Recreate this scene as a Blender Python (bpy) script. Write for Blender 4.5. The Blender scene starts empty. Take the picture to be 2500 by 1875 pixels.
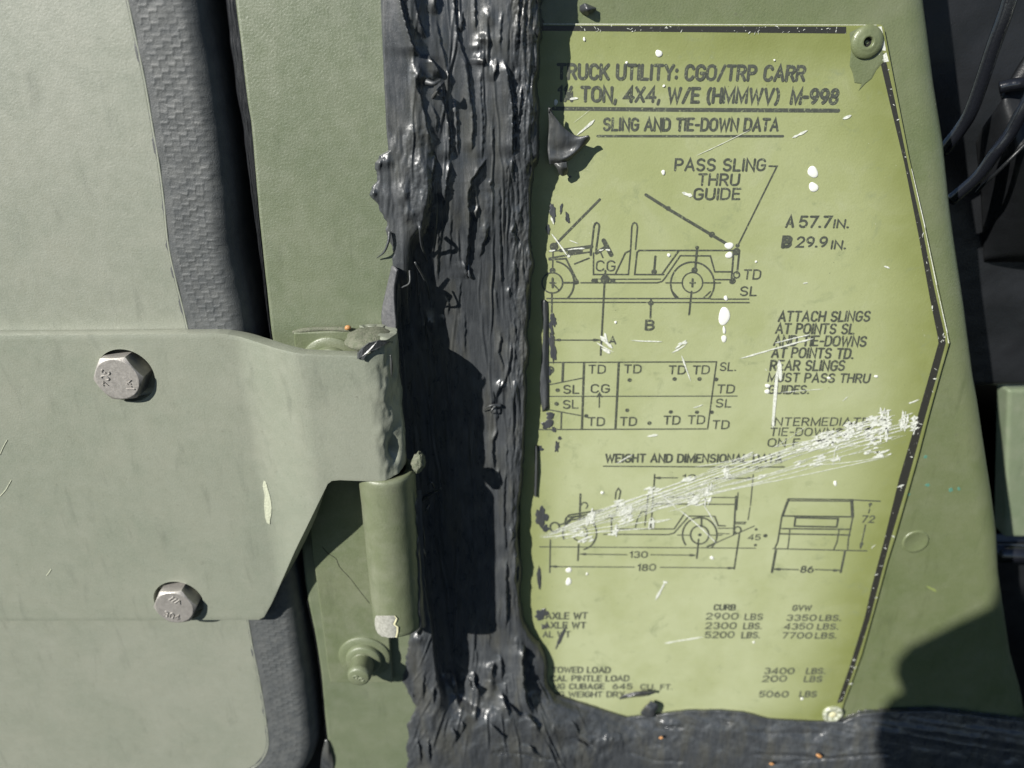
import bpy, bmesh, math, random
import numpy as np
from mathutils import Vector, Matrix

random.seed(7)
rng = np.random.default_rng(11)
S = bpy.context.scene
C = S.collection

# ------------------------------------------------------------------ camera
MM = 0.001
PW, PH, F = 2500.0, 1875.0, 1800.0        # photo size and focal length in photo pixels
PITCH = math.radians(24.0)                # the camera looks down at an upright panel
CX, CY = 1271.0, 937.5                    # where the panel's normal and the lens axis sit in the frame
DIST = 220.0                              # mm from lens to the pillar surface
cam = bpy.data.cameras.new('camera')
cam_o = bpy.data.objects.new('camera', cam)
C.objects.link(cam_o)
cam_o.location = (0, -DIST * MM, 0)
cam_o.rotation_euler = (math.radians(90) - PITCH, 0, 0)
cam.sensor_width = 36.0
cam.lens = 36.0 * F / PW
cam.shift_x = (PW / 2 - CX) / PW
cam.clip_start = 0.005
cam.clip_end = 50.0
cam.dof.use_dof = True
cam.dof.focus_distance = 0.226
cam.dof.aperture_fstop = 9.0
S.camera = cam_o

# ------------------------------------------------------------------ light
SUN = Vector((1.03, 1.0, -0.88)).normalized()     # travel direction of the sunlight
sun = bpy.data.lights.new('sun', 'SUN')
sun.energy = 5.0
sun.angle = math.radians(0.53)
sun.color = (1.0, 0.965, 0.90)
sun_o = bpy.data.objects.new('sun', sun)
C.objects.link(sun_o)
sun_o.rotation_euler = SUN.to_track_quat('-Z', 'Y').to_euler()
sun_o.location = (-1, -1, 1)
w = bpy.data.worlds.new('World')
S.world = w
w.use_nodes = True
nt = w.node_tree
sky = nt.nodes.new('ShaderNodeTexSky')
sky.sky_type = 'NISHITA'
sky.sun_disc = False
sky.sun_elevation = math.asin(-SUN.z)
sky.sun_rotation = math.atan2(-SUN.x, -SUN.y)
sky.altitude = 2000.0
sky.air_density = 0.7
sky.dust_density = 0.1
bg = nt.nodes['Background']
bg.inputs['Strength'].default_value = 0.05
nt.links.new(sky.outputs['Color'], bg.inputs['Color'])
S.view_settings.view_transform = 'Standard'
S.view_settings.look = 'None'
S.view_settings.exposure = 0.62
S.view_settings.gamma = 1.0
S.view_settings.use_curve_mapping = False
S.cycles.use_denoising = True
S.cycles.max_bounces = 6

# ------------------------------------------------------------------ helpers
ca, sa = math.cos(PITCH), math.sin(PITCH)
def U(px, py, h):
    """photo point seen at height h (mm, towards the lens from the pillar surface) -> metres"""
    px = np.asarray(px, float); py = np.asarray(py, float); h = np.asarray(h, float)
    u = (px - CX) / F; v = (py - CY) / F
    t = (DIST - h) / (ca - v * sa)
    return np.stack(np.broadcast_arrays(u * t * MM, -h * MM + 0 * u, (-sa - v * ca) * t * MM), -1)

def P1(px, py, h):
    return Vector(U(px, py, h).tolist())

def hsh(ix, iy, seed):
    n = (ix.astype(np.int64) * 374761393 + iy.astype(np.int64) * 668265263 + seed * 982451653) & 0xffffffff
    n = ((n ^ (n >> 13)) * 1274126177) & 0xffffffff
    n = n ^ (n >> 16)
    return (n & 0xffffff) / float(0xffffff)

def vn(x, y, seed=0):
    """gradient noise, about -0.5 .. 0.5"""
    x, y = np.broadcast_arrays(np.asarray(x, float), np.asarray(y, float))
    x = x + seed * 0.731; y = y + seed * 0.417
    xi = np.floor(x); yi = np.floor(y)
    fx = x - xi; fy = y - yi
    xi = xi.astype(np.int64); yi = yi.astype(np.int64)
    def g(ix, iy, dx, dy):
        a = hsh(ix, iy, seed) * 2 * math.pi
        return np.cos(a) * dx + np.sin(a) * dy
    a = g(xi, yi, fx, fy); b = g(xi + 1, yi, fx - 1, fy); c = g(xi, yi + 1, fx, fy - 1); d = g(xi + 1, yi + 1, fx - 1, fy - 1)
    u = fx * fx * fx * (fx * (fx * 6 - 15) + 10); v = fy * fy * fy * (fy * (fy * 6 - 15) + 10)
    return ((a * (1 - u) + b * u) * (1 - v) + (c * (1 - u) + d * u) * v) * 0.8

def fbm(x, y, seed=0, oct=4, lac=2.0, gain=0.5):
    r = 0; a = 1.0
    for i in range(oct):
        r = r + a * vn(x, y, seed + i * 17); x = x * lac; y = y * lac; a *= gain
    return r

def sst(a, b, x):
    t = np.clip((x - a) / (b - a), 0, 1)
    return t * t * (3 - 2 * t)

def interp(pts, y):
    p = sorted(pts, key=lambda q: q[1])
    return np.interp(y, [q[1] for q in p], [q[0] for q in p])

def wloc(o):
    v = Vector((0, 0, 0))
    while o is not None:
        v = v + o.location; o = o.parent
    return v

def thing(name, label, cat, loc, group=None):
    o = bpy.data.objects.new(name, None)
    C.objects.link(o); o.location = loc; o.empty_display_size = 0.01
    o['label'] = label; o['category'] = cat; o['kind'] = 'thing'
    if group: o['group'] = group
    return o

def tag(o, label, cat, group=None):
    o['label'] = label; o['category'] = cat; o['kind'] = 'thing'
    if group: o['group'] = group
    return o

def obj(name, verts, faces, mat, parent=None, smooth=True, label=None):
    verts = np.asarray(verts, float)
    if parent is None:
        org = Vector(((verts.min(0) + verts.max(0)) / 2).tolist())
    else:
        org = wloc(parent)
    me = bpy.data.meshes.new(name)
    v = verts - np.array(org[:])
    if isinstance(faces, np.ndarray):
        k = faces.shape[1]
        me.vertices.add(len(v)); me.vertices.foreach_set('co', v.astype(np.float32).ravel())
        me.loops.add(faces.size); me.loops.foreach_set('vertex_index', faces.astype(np.int32).ravel())
        me.polygons.add(len(faces)); me.polygons.foreach_set('loop_start', np.arange(0, faces.size, k, dtype=np.int32))
        me.update(calc_edges=True)
    else:
        me.from_pydata(v.tolist(), [], faces); me.update()
    me.validate()
    me.polygons.foreach_set('use_smooth', [smooth] * len(me.polygons))
    me.materials.append(mat)
    o = bpy.data.objects.new(name, me)
    C.objects.link(o)
    if parent is not None:
        o.parent = parent
    else:
        o.location = org
    if label: o['label'] = label
    return o

def grid_faces(nr, nc, mask=None, flip=False):
    i = np.arange(nr - 1)[:, None] * nc + np.arange(nc - 1)[None, :]
    f = np.stack([i, i + 1, i + nc + 1, i + nc], -1)
    if flip: f = f[..., ::-1]
    if mask is not None:
        f = f[mask]
    return f.reshape(-1, 4)

def surf(name, Pw, mat, parent=None, mask=None, flip=True, smooth=True, label=None):
    """Pw: (rows, cols, 3) world grid; rows run down the picture, columns to the right"""
    nr, nc = Pw.shape[:2]
    f = grid_faces(nr, nc, mask, flip)
    v = Pw.reshape(-1, 3)
    if mask is not None:
        used = np.unique(f); re = np.full(len(v), -1); re[used] = np.arange(len(used)); f = re[f]; v = v[used]
    return obj(name, v, f, mat, parent, smooth, label)

def bevel(o, w_, seg=2, ang=40):
    m = o.modifiers.new('bevel', 'BEVEL'); m.width = w_ * MM; m.segments = seg
    m.limit_method = 'ANGLE'; m.angle_limit = math.radians(ang)
    m.harden_normals = False
    return o

def solid(o, t, off=-1):
    m = o.modifiers.new('solid', 'SOLIDIFY'); m.thickness = t * MM; m.offset = off
    return o

def prism(name, poly, h0, h1, mat, parent=None, smooth=False, label=None):
    """poly: list of (px,py) seen at height h1; extruded straight back to h0"""
    a = np.array([U(x, y, h1) for x, y in poly]); b = a.copy(); b[:, 1] = -h0 * MM
    n = len(poly)
    area = sum(a[i][0] * a[(i + 1) % n][2] - a[(i + 1) % n][0] * a[i][2] for i in range(n))
    idx = list(range(n))
    top = idx if area > 0 else idx[::-1]
    fs = [top, [i + n for i in top[::-1]]]
    for k in range(n):
        i, j = top[k], top[(k + 1) % n]
        fs.append([j, i, i + n, j + n])
    return obj(name, np.vstack([a, b]), fs, mat, parent, smooth, label)

def lathe(name, c, prof, mat, parent=None, n=40, smooth=True, label=None, jit=0.0):
    """c: world (x,z); prof: list of (radius mm, height mm) from outside in"""
    vs = []; fs = []
    for r, h in prof:
        for k in range(n):
            a = 2 * math.pi * k / n
            rr = r * (1 + jit * math.sin(3 * a + 1.3) + jit * math.sin(5 * a))
            vs.append((c[0] + rr * MM * math.cos(a), -h * MM, c[1] + rr * MM * math.sin(a)))
    for i in range(len(prof) - 1):
        for k in range(n):
            k2 = (k + 1) % n
            fs.append([i * n + k, i * n + k2, (i + 1) * n + k2, (i + 1) * n + k])
    fs.append([(len(prof) - 1) * n + k for k in range(n)])
    return obj(name, vs, fs, mat, parent, smooth, label)

def catmull(pts, n=8):
    p = [np.array(q, float) for q in pts]
    p = [2 * p[0] - p[1]] + p + [2 * p[-1] - p[-2]]
    out = []
    for i in range(1, len(p) - 2):
        for k in range(n):
            t = k / n
            out.append(0.5 * ((2 * p[i]) + (-p[i - 1] + p[i + 1]) * t + (2 * p[i - 1] - 5 * p[i] + 4 * p[i + 1] - p[i + 2]) * t * t
                              + (-p[i - 1] + 3 * p[i] - 3 * p[i + 1] + p[i + 2]) * t ** 3))
    out.append(p[-2])
    return np.array(out)

def tube(name, pts, rad, mat, parent=None, n=12, label=None, sm=8):
    """pts: (px,py,h) control points; rad mm (scalar or per-point list)"""
    q = catmull([(*p, (rad[i] if isinstance(rad, (list, tuple)) else rad)) for i, p in enumerate(pts)], sm)
    w3 = U(q[:, 0], q[:, 1], q[:, 2]); R = q[:, 3]
    vs = []; fs = []
    for i in range(len(w3)):
        d = w3[min(i + 1, len(w3) - 1)] - w3[max(i - 1, 0)]; d /= np.linalg.norm(d)
        a = np.cross(d, [0, 1, 0]);
        if np.linalg.norm(a) < 1e-6: a = np.array([1.0, 0, 0])
        a /= np.linalg.norm(a); b = np.cross(d, a)
        for k in range(n):
            t = 2 * math.pi * k / n
            vs.append(w3[i] + (a * math.cos(t) + b * math.sin(t)) * R[i] * MM)
    for i in range(len(w3) - 1):
        for k in range(n):
            k2 = (k + 1) % n
            fs.append([i * n + k, i * n + k2, (i + 1) * n + k2, (i + 1) * n + k])
    fs.append(list(range(n))[::-1]); fs.append([(len(w3) - 1) * n + k for k in range(n)])
    return obj(name, vs, fs, mat, parent, True, label)

# ------------------------------------------------------------------ materials
class NB:
    def __init__(s, name):
        s.m = bpy.data.materials.new(name); s.m.use_nodes = True
        s.t = s.m.node_tree; s.b = s.t.nodes['Principled BSDF']
        g = s.t.nodes.new('ShaderNodeNewGeometry')
        v = s.t.nodes.new('ShaderNodeVectorMath'); v.operation = 'SCALE'; v.inputs['Scale'].default_value = 1000.0
        s.t.links.new(g.outputs['Position'], v.inputs[0]); s.pos = v.outputs[0]      # world position in mm
    def l(s, a, b): s.t.links.new(a, b)
    def scale(s, xyz):
        n = s.t.nodes.new('ShaderNodeVectorMath'); n.operation = 'MULTIPLY'; n.inputs[1].default_value = xyz
        s.l(s.pos, n.inputs[0]); return n.outputs[0]
    def noise(s, sc, det=3, rough=0.5, vec=None, dist=0.0):
        n = s.t.nodes.new('ShaderNodeTexNoise'); n.inputs['Scale'].default_value = sc
        n.inputs['Detail'].default_value = det; n.inputs['Roughness'].default_value = rough
        n.inputs['Distortion'].default_value = dist
        s.l(vec if vec is not None else s.pos, n.inputs['Vector']); return n.outputs['Fac']
    def voro(s, sc, vec=None):
        n = s.t.nodes.new('ShaderNodeTexVoronoi'); n.inputs['Scale'].default_value = sc
        s.l(vec if vec is not None else s.pos, n.inputs['Vector']); return n.outputs['Distance']
    def ramp(s, fac, lo, hi, a=0.0, b=1.0):
        n = s.t.nodes.new('ShaderNodeMapRange'); n.inputs[1].default_value = lo; n.inputs[2].default_value = hi
        n.inputs[3].default_value = a; n.inputs[4].default_value = b
        s.l(fac, n.inputs[0]); return n.outputs[0]
    def mul(s, a, b):
        n = s.t.nodes.new('ShaderNodeMath'); n.operation = 'MULTIPLY'
        for k, q in enumerate((a, b)):
            if isinstance(q, (int, float)): n.inputs[k].default_value = q
            else: s.l(q, n.inputs[k])
        return n.outputs[0]
    def mix(s, fac, a, b):
        n = s.t.nodes.new('ShaderNodeMix'); n.data_type = 'RGBA'
        if isinstance(fac, (int, float)): n.inputs[0].default_value = fac
        else: s.l(fac, n.inputs[0])
        for k, q in ((6, a), (7, b)):
            if isinstance(q, tuple): n.inputs[k].default_value = (*q, 1)
            else: s.l(q, n.inputs[k])
        return n.outputs[2]
    def sep(s):
        n = s.t.nodes.new('ShaderNodeSeparateXYZ'); s.l(s.pos, n.inputs[0]); return n.outputs
    def col(s, c):
        if isinstance(c, tuple): s.b.inputs['Base Color'].default_value = (*c, 1)
        else: s.l(c, s.b.inputs['Base Color'])
    def rough(s, r):
        if isinstance(r, (int, float)): s.b.inputs['Roughness'].default_value = r
        else: s.l(r, s.b.inputs['Roughness'])
    def spec(s, v): s.b.inputs['Specular IOR Level'].default_value = v
    def bump(s, hs, strength=1.0, dist=1.0):
        """hs: list of (height socket, amplitude in mm)"""
        prev = None
        for h, amp in hs:
            n = s.t.nodes.new('ShaderNodeBump'); n.inputs['Strength'].default_value = strength
            n.inputs['Distance'].default_value = amp * MM
            s.l(h, n.inputs['Height'])
            if prev is not None: s.l(prev, n.inputs['Normal'])
            prev = n.outputs['Normal']
        s.l(prev, s.b.inputs['Normal'])
        return s

def paint(name, c, c2, rough=0.5, peel=0.10, peel_sc=1.3, dust=0.35, sheen=0.5, speck=0.3):
    n = NB(name)
    big = n.ramp(n.noise(0.03, 5, 0.65, dist=0.5), 0.38, 0.62)
    k = n.mix(big, c, c2)
    fine = n.ramp(n.noise(2.2, 2), 0.35, 0.7, 0.0, 0.35)
    k = n.mix(fine, k, tuple(min(1, q * 1.25) for q in c2))
    # settled dust and tiny dark specks
    dn = n.mul(n.ramp(n.noise(0.11, 5, 0.65), 0.45, 0.75), dust)
    k = n.mix(dn, k, (0.265, 0.27, 0.215))
    runs = n.mul(n.ramp(n.noise(0.22, 5, 0.7, n.scale((1, 1, 0.22)), 0.4), 0.56, 0.74), 0.4)
    k = n.mix(runs, k, tuple(q * 0.62 for q in c))
    gr = n.mul(n.ramp(n.noise(0.5, 5, 0.72), 0.62, 0.74), 0.45)
    k = n.mix(gr, k, (0.10, 0.10, 0.075))
    sp = n.mul(n.ramp(n.voro(0.42), 0.055, 0.035), n.ramp(n.noise(0.06, 2), 0.45, 0.6, 0, speck * 2))
    k = n.mix(sp, k, (0.03, 0.032, 0.025))
    n.col(k)
    n.rough(n.ramp(n.noise(0.3, 3), 0.3, 0.7, rough - 0.06, rough + 0.08))
    n.spec(sheen)
    n.bump([(n.noise(peel_sc, 2, 0.5), peel), (n.noise(peel_sc * 4, 1), peel * 0.25)])
    return n.m

M = {}
M['door'] = paint('faded_door_paint', (0.202, 0.219, 0.172), (0.234, 0.246, 0.198), 0.43, 0.055, 1.9, 0.3, 1.0)
M['pillar'] = paint('pillar_paint', (0.112, 0.136, 0.080), (0.138, 0.160, 0.100), 0.40, 0.09, 1.6, 0.2, 1.0)
M['hinge'] = paint('hinge_paint', (0.194, 0.214, 0.166), (0.226, 0.240, 0.190), 0.42, 0.055, 1.9, 0.32, 0.9)
M['base'] = paint('fixed_hinge_paint', (0.108, 0.132, 0.070), (0.136, 0.154, 0.092), 0.44, 0.07, 1.6, 0.3, 0.7, speck=0.6)
M['panel'] = paint('panel_paint', (0.108, 0.134, 0.060), (0.134, 0.154, 0.080), 0.34, 0.08, 1.5, 0.14, 0.7)

def sealant(name, dusty=0.5, rough=0.36):
    n = NB(name)
    st = n.scale((1.0, 1.0, 0.07))
    s1 = n.noise(1.1, 4, 0.6, st, 0.3); s2 = n.noise(3.2, 3, 0.55, st, 0.2)
    iso = n.noise(1.4, 4, 0.6)
    k = n.mix(n.ramp(s1, 0.35, 0.7), (0.036, 0.040, 0.044), (0.056, 0.061, 0.066))
    d = n.mul(n.ramp(n.noise(0.16, 3, 0.6, n.scale((1, 1, 0.25))), 0.46, 0.66), dusty)
    k = n.mix(d, k, (0.10, 0.095, 0.068))
    n.col(k)
    n.rough(n.ramp(n.noise(0.45, 3, 0.6, n.scale((1, 1, 0.4))), 0.35, 0.65, rough - 0.10, rough + 0.14))
    n.spec(0.85)
    n.bump([(s1, 0.10), (s2, 0.035), (iso, 0.06)])
    return n.m
M['seal'] = sealant('black_sealant', 0.28)
M['seal_flat'] = sealant('sealant_skin', 0.25, 0.38)
n = NB('pale_sealant'); n.col(n.mix(n.ramp(n.noise(0.8, 4, 0.6), 0.35, 0.7), (0.07, 0.072, 0.078), (0.13, 0.13, 0.135))); n.rough(0.5); n.bump([(n.noise(2.5, 3, 0.6), 0.1)]); M['seal_pale'] = n.m  # paler grey sealant tone, used on the curled flap

n = NB('weatherstrip_rubber')
n.col(n.mix(n.ramp(n.noise(0.25, 4, 0.6), 0.35, 0.7), (0.066, 0.072, 0.074), (0.100, 0.105, 0.103)))
n.rough(0.55); n.bump([(n.noise(2.5, 3, 0.6), 0.12)]); M['rubber'] = n.m

n = NB('black_rubber_lip'); n.col((0.012, 0.013, 0.015)); n.rough(0.34)
n.bump([(n.noise(1.4, 3, 0.5, n.scale((1, 1, 0.1))), 0.5)]); M['lip'] = n.m

def metal(name, c, r, dirt=0.4):
    n = NB(name)
    st = n.scale((1, 1, 0.3))
    n.col(n.mix(n.mul(n.ramp(n.noise(0.8, 4, 0.6), 0.4, 0.7), dirt), c, tuple(q * 0.55 for q in c)))
    n.b.inputs['Metallic'].default_value = 0.55
    n.rough(n.ramp(n.noise(1.5, 3), 0.3, 0.7, r - 0.08, r + 0.1))
    n.bump([(n.noise(3.0, 2), 0.03), (n.noise(0.9, 3, 0.6, st), 0.06)])
    return n.m
M['steel'] = metal('dull_stainless_steel', (0.42, 0.40, 0.37), 0.48)
M['alu'] = metal('bare_aluminium', (0.78, 0.79, 0.77), 0.42, 0.15)

# the printed plate: olive lacquer, greener overspray along its upper and right edges
n = NB('plate_lacquer')
k = n.mix(n.ramp(n.noise(0.03, 4, 0.6), 0.35, 0.68), (0.250, 0.280, 0.115), (0.300, 0.328, 0.160))
pale = n.ramp(n.noise(0.05, 4, 0.65, dist=0.6), 0.5, 0.72, 0, 0.6)
k = n.mix(pale, k, (0.35, 0.375, 0.235))
k = n.mix(n.ramp(n.noise(2.6, 3, 0.75), 0.42, 0.7, 0, 0.42), k, (0.20, 0.22, 0.09))
glare_attr = n.t.nodes.new('ShaderNodeAttribute'); glare_attr.attribute_name = 'painted_glare'
k = n.mix(n.mul(glare_attr.outputs['Fac'], n.ramp(n.noise(0.045, 4, 0.6), 0.3, 0.6, 0.45, 1.0)), k, (0.375, 0.405, 0.240))  # broad glare painted into the plate's base colour
attr = n.t.nodes.new('ShaderNodeAttribute'); attr.attribute_name = 'overspray'
ov = n.mul(attr.outputs['Fac'], n.ramp(n.noise(0.09, 3), 0.25, 0.6, 0.65, 1.0))
k = n.mix(ov, k, (0.180, 0.202, 0.066))
stain = n.mul(n.ramp(n.noise(0.13, 5, 0.72, dist=0.5), 0.58, 0.74), 0.6)
k = n.mix(stain, k, (0.19, 0.22, 0.12))
sp = n.mul(n.ramp(n.voro(0.33), 0.05, 0.03), n.ramp(n.noise(0.08, 2), 0.42, 0.55))
k = n.mix(sp, k, (0.03, 0.035, 0.02))
wsp = n.mul(n.ramp(n.voro(0.5, n.scale((1.07, 1, 0.93))), 0.045, 0.03), n.ramp(n.noise(0.13, 2), 0.56, 0.66))
k = n.mix(wsp, k, (0.75, 0.76, 0.68))
n.col(k); n.rough(n.ramp(n.noise(0.2, 3), 0.3, 0.7, 0.36, 0.48)); n.spec(0.5)
n.bump([(n.noise(1.7, 2), 0.05), (n.noise(0.12, 2), 0.12)])
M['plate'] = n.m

n = NB('printed_ink')
wear = n.mul(n.ramp(n.noise(1.4, 4, 0.72), 0.57, 0.67), 0.85)
k = n.mix(n.ramp(n.noise(0.5, 3), 0.3, 0.7), (0.048, 0.054, 0.045), (0.075, 0.082, 0.066))
k = n.mix(wear, k, (0.33, 0.37, 0.2)); n.col(k); n.rough(0.5); M['ink'] = n.m

n = NB('border_ink')
sc1 = n.ramp(n.noise(1.2, 4, 0.75, n.scale((1, 1, 0.6))), 0.66, 0.72)
k = n.mix(sc1, (0.028, 0.028, 0.024), (0.62, 0.62, 0.56)); n.col(k); n.rough(0.4)
n.bump([(n.noise(1.2, 3), 0.05)]); M['border'] = n.m

n = NB('silver_scratch')
n.col(n.mix(n.ramp(n.noise(2.0, 3), 0.35, 0.65), (0.72, 0.74, 0.67), (0.46, 0.48, 0.42))); n.rough(0.55); M['scratch'] = n.m
n = NB('worn_rivet_metal'); n.col(n.mix(n.ramp(n.noise(0.7, 4), 0.4, 0.6), (0.5, 0.52, 0.42), (0.2, 0.22, 0.13))); n.rough(0.5); n.bump([(n.noise(1.5, 3), 0.3)]); M['worn'] = n.m
n = NB('white_paint_drop'); n.col((0.72, 0.73, 0.68)); n.rough(0.5); M['white'] = n.m
n = NB('grey_paint_chip'); n.col(n.mix(n.ramp(n.noise(1.0, 4), 0.35, 0.65), (0.24, 0.24, 0.21), (0.36, 0.36, 0.32))); n.rough(0.6)
n.bump([(n.noise(1.5, 3), 0.1)]); M['chip'] = n.m
n = NB('pale_primer'); n.col((0.55, 0.53, 0.33)); n.rough(0.6); M['primer'] = n.m
n = NB('pale_filler_flake'); n.col((0.42, 0.44, 0.33)); n.rough(0.8); n.bump([(n.noise(1.2, 4), 0.3)]); M['flake'] = n.m
n = NB('rough_weld'); n.col(n.mix(n.ramp(n.noise(0.8, 4), 0.35, 0.65), (0.115, 0.13, 0.085), (0.165, 0.17, 0.125))); n.rough(0.8)
n.bump([(n.noise(2.2, 4, 0.7), 0.4)]); M['weld'] = n.m
n = NB('seed_husk'); n.col((0.42, 0.21, 0.08)); n.rough(0.5); M['seed'] = n.m
n = NB('hole_dark'); n.col((0.006, 0.006, 0.005)); n.rough(0.8); M['hole'] = n.m
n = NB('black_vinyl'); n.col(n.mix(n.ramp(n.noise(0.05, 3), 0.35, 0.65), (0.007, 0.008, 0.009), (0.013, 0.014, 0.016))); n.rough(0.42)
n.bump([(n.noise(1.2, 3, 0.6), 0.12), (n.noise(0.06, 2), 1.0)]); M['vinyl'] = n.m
n = NB('cable_jacket'); n.col((0.008, 0.009, 0.012)); n.rough(0.2); n.spec(1.0)
n.bump([(n.noise(0.8, 3, 0.6), 0.08)]); M['cable'] = n.m
M['inner'] = paint('inner_green_paint', (0.125, 0.16, 0.098), (0.15, 0.18, 0.115), 0.5, 0.1, 1.0, 0.3)

# ------------------------------------------------------------------ large structure
H_DOOR, H_PLATE, H_PANEL = 4.0, -18.0, -19.4

# --- door
door_edge = [(178, -700), (216, -500), (256, -300), (296, -90), (313, 0), (336, 108), (356, 203), (373, 304), (389, 398), (401, 488), (412, 597), (432, 690), (454, 780),
             (500, 1000), (552, 1250), (598, 1470), (608, 1524), (618, 1582), (633, 1655), (647, 1738), (655, 1806), (652, 1830),
             (643, 1850), (627, 1868), (604, 1881), (570, 1890), (400, 1908), (-100, 1955), (-900, 2030)]
door = thing('vehicle_door', 'pale grey-green metal door skin with black rubber edge filling the left side', 'vehicle door', P1(300, 900, H_DOOR))
sk = prism('door_skin', [(-900, -700)] + door_edge, H_DOOR - 2.0, H_DOOR, M['door'], door)
bevel(sk, 0.7, 3, 50)
# rubber edge strip swept along the door edge
ec = catmull([tuple(U(x, y, H_DOOR)) for x, y in door_edge[:-1]], 40)
seg = np.linalg.norm(np.diff(ec, axis=0), axis=1); L = np.concatenate([[0], np.cumsum(seg)])
tt = np.arange(0, L[-1], 0.00032)
ex = np.interp(tt, L, ec[:, 0]); ez = np.interp(tt, L, ec[:, 2])
dx = np.gradient(ex); dz = np.gradient(ez); ln = np.hypot(dx, dz); nx, nz = -dz / ln, dx / ln
k_ = np.ones(25) / 25
nx = np.convolve(np.pad(nx, 12, 'edge'), k_, 'valid'); nz = np.convolve(np.pad(nz, 12, 'edge'), k_, 'valid')
prof = []
for s_ in np.arange(-1.0, 12.6, 0.3):
    prof.append((s_, 3.95 + 0.4 * math.sin(math.pi * np.clip((s_ + 1) / 22, 0, 1))))
R_ = 6.6
h_top = prof[-1][1]
for a_ in np.arange(4, 91, 5):
    a = math.radians(a_); prof.append((12.4 + R_ * math.sin(a), h_top - R_ + R_ * math.cos(a)))
for d_ in (-9, -14, -22): prof.append((12.4 + R_ + 0.2, d_))
ps = np.array([p[0] for p in prof]); ph = np.array([p[1] for p in prof])
v_ = (tt / MM)[:, None]; u_ = ps[None, :] + 0.9 * vn(v_ / 9, ps[None, :] / 9, 5)
TW = 2.3
st = np.floor(u_ / TW); fu = u_ / TW - st
Pp, rise = 2.9, 1.45
off = 0.0
m_ = np.mod(v_ + st * rise + off + 0.4 * vn(v_ / 3, u_ / 3, 8), Pp)
dtread = np.minimum(m_, Pp - m_)
driser = np.where(m_ < rise, np.minimum(fu, 1 - fu) * TW, 9)
dd = np.minimum(dtread, driser)
zig = np.exp(-(dd / 0.26) ** 2)
zig = zig * sst(1.2, 2.5, ps)[None, :] * (1 - sst(13.5, 17, ps))[None, :] * (0.45 + 0.9 * np.clip(vn(v_ / 11, u_ / 6, 9) + 0.4, 0, 1))
hh = ph[None, :] + 0.2 * zig + 0.3 * vn(v_ / 6, u_ / 5, 12)
Pw = np.stack([ex[:, None] + nx[:, None] * ps * MM, -hh * MM, ez[:, None] + nz[:, None] * ps * MM], -1)
bead = [(x, y, H_DOOR - 0.25) for x, y in door_edge[:-1]]
tube('edge_bead', bead, 0.42, M['door'], door, 8)
surf('weatherstrip', Pw, M['rubber'], door, label='charcoal rubber door edge strip with moulded zigzag relief')

# --- pillar between the door gap and the sealant
pill = thing('door_pillar', 'green painted metal pillar face between door gap and black sealant', 'pillar', P1(800, 400, 0))
pl_left = [(492, -700), (536, -300), (560, -90), (570, 0), (585, 120), (600, 250), (610, 310), (628, 520), (645, 680), (660, 815), (705, 1100), (738, 1370),
           (743, 1420), (750, 1470), (766, 1545), (781, 1640), (792, 1758), (800, 1830), (812, 1960), (848, 2260)]
pl_right = [(972, -700), (985, -90), (990, 300), (985, 500), (968, 650), (960, 800), (985, 1300), (1000, 1520), (1012, 1600), (1040, 1760), (1060, 1960), (1100, 2260)]
pp = prism('pillar_skin', pl_left[::-1] + pl_right, -22, 0.0, M['pillar'], pill)
bevel(pp, 1.3, 4, 50)
jb = prism('jamb', [(-200, -700), (1400, -700), (1400, 2260), (-200, 2260)], -48, -40, M['vinyl'], pill, label='dark jamb at the back of the door gap')
# frayed rubber lip along the pillar's left edge
lp = catmull([(x, y) for x, y in pl_left], 16)
rows = []
for i, (x, y) in enumerate(lp):
    wv = 2.2 * sst(820, 200, y) + 0.9 if y < 900 else 0.8
    wv *= 1 + 0.25 * float(vn(y / 60, 1.0, 4))
    c0 = U(x + 2.0, y, -0.4)
    r = []
    for s_, hh_ in ((-1.0, -6.0), (-0.9, -1.2), (-0.62, -0.35), (-0.45, -0.9), (-0.3, 0.15), (-0.1, -0.5), (0.05, 0.25), (0.25, -0.3)):
        r.append(c0 + np.array([s_ * wv * MM, -(hh_ + 0.2 * float(vn(y / 40, s_ * 3, 6)) + 0.1) * MM, 0]))
    rows.append(r)
surf('edge_lip', np.array(rows), M['lip'], pill, label='thin black frayed rubber lip')

# --- body panel that carries the data plate
pan_edge = [(2176, -700), (2212, -420), (2254, -90), (2265, 0), (2275, 79), (2290, 202), (2313, 348), (2328, 500), (2338, 577), (2363, 748), (2385, 922), (2395, 979),
            (2411, 1090), (2430, 1216), (2442, 1311), (2446, 1402), (2474, 1600), (2500, 1693), (2545, 1960), (2600, 2260)]
panel = thing('body_panel', 'green painted body panel behind the yellow-green data plate, rounded right edge', 'body panel', P1(1900, 900, H_PANEL))
ys = np.linspace(-700, 2260, 150)
xe = interp(pan_edge, ys)
E = U(xe, ys, H_PANEL - 1.5)
L0 = U(np.full_like(ys, 1150.0), ys, H_PANEL)
offs = [(-1, 0)] + [(0, 0)]
cols = [L0]
inner = E.copy(); inner[:, 0] -= 9.0 * MM; inner[:, 1] = -H_PANEL * MM
for f_ in (0.3, 0.6, 0.85): cols.append(L0 * (1 - f_) + inner * f_)
for f_ in np.linspace(0, 1, 14):
    a = f_ * math.pi / 2
    q = inner.copy(); q[:, 0] += 9.0 * MM * math.sin(a) ; q[:, 1] = -(H_PANEL - 5.0 * (1 - math.cos(a))) * MM
    cols.append(q)
q = cols[-1].copy(); q[:, 1] = -(H_PANEL - 10) * MM; cols.append(q)
q = q.copy(); q[:, 0] -= 3 * MM; cols.append(q)
surf('panel_skin', np.stack(cols, 1), M['panel'], panel)
c_ = U(2235, 1322, H_PANEL)
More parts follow.
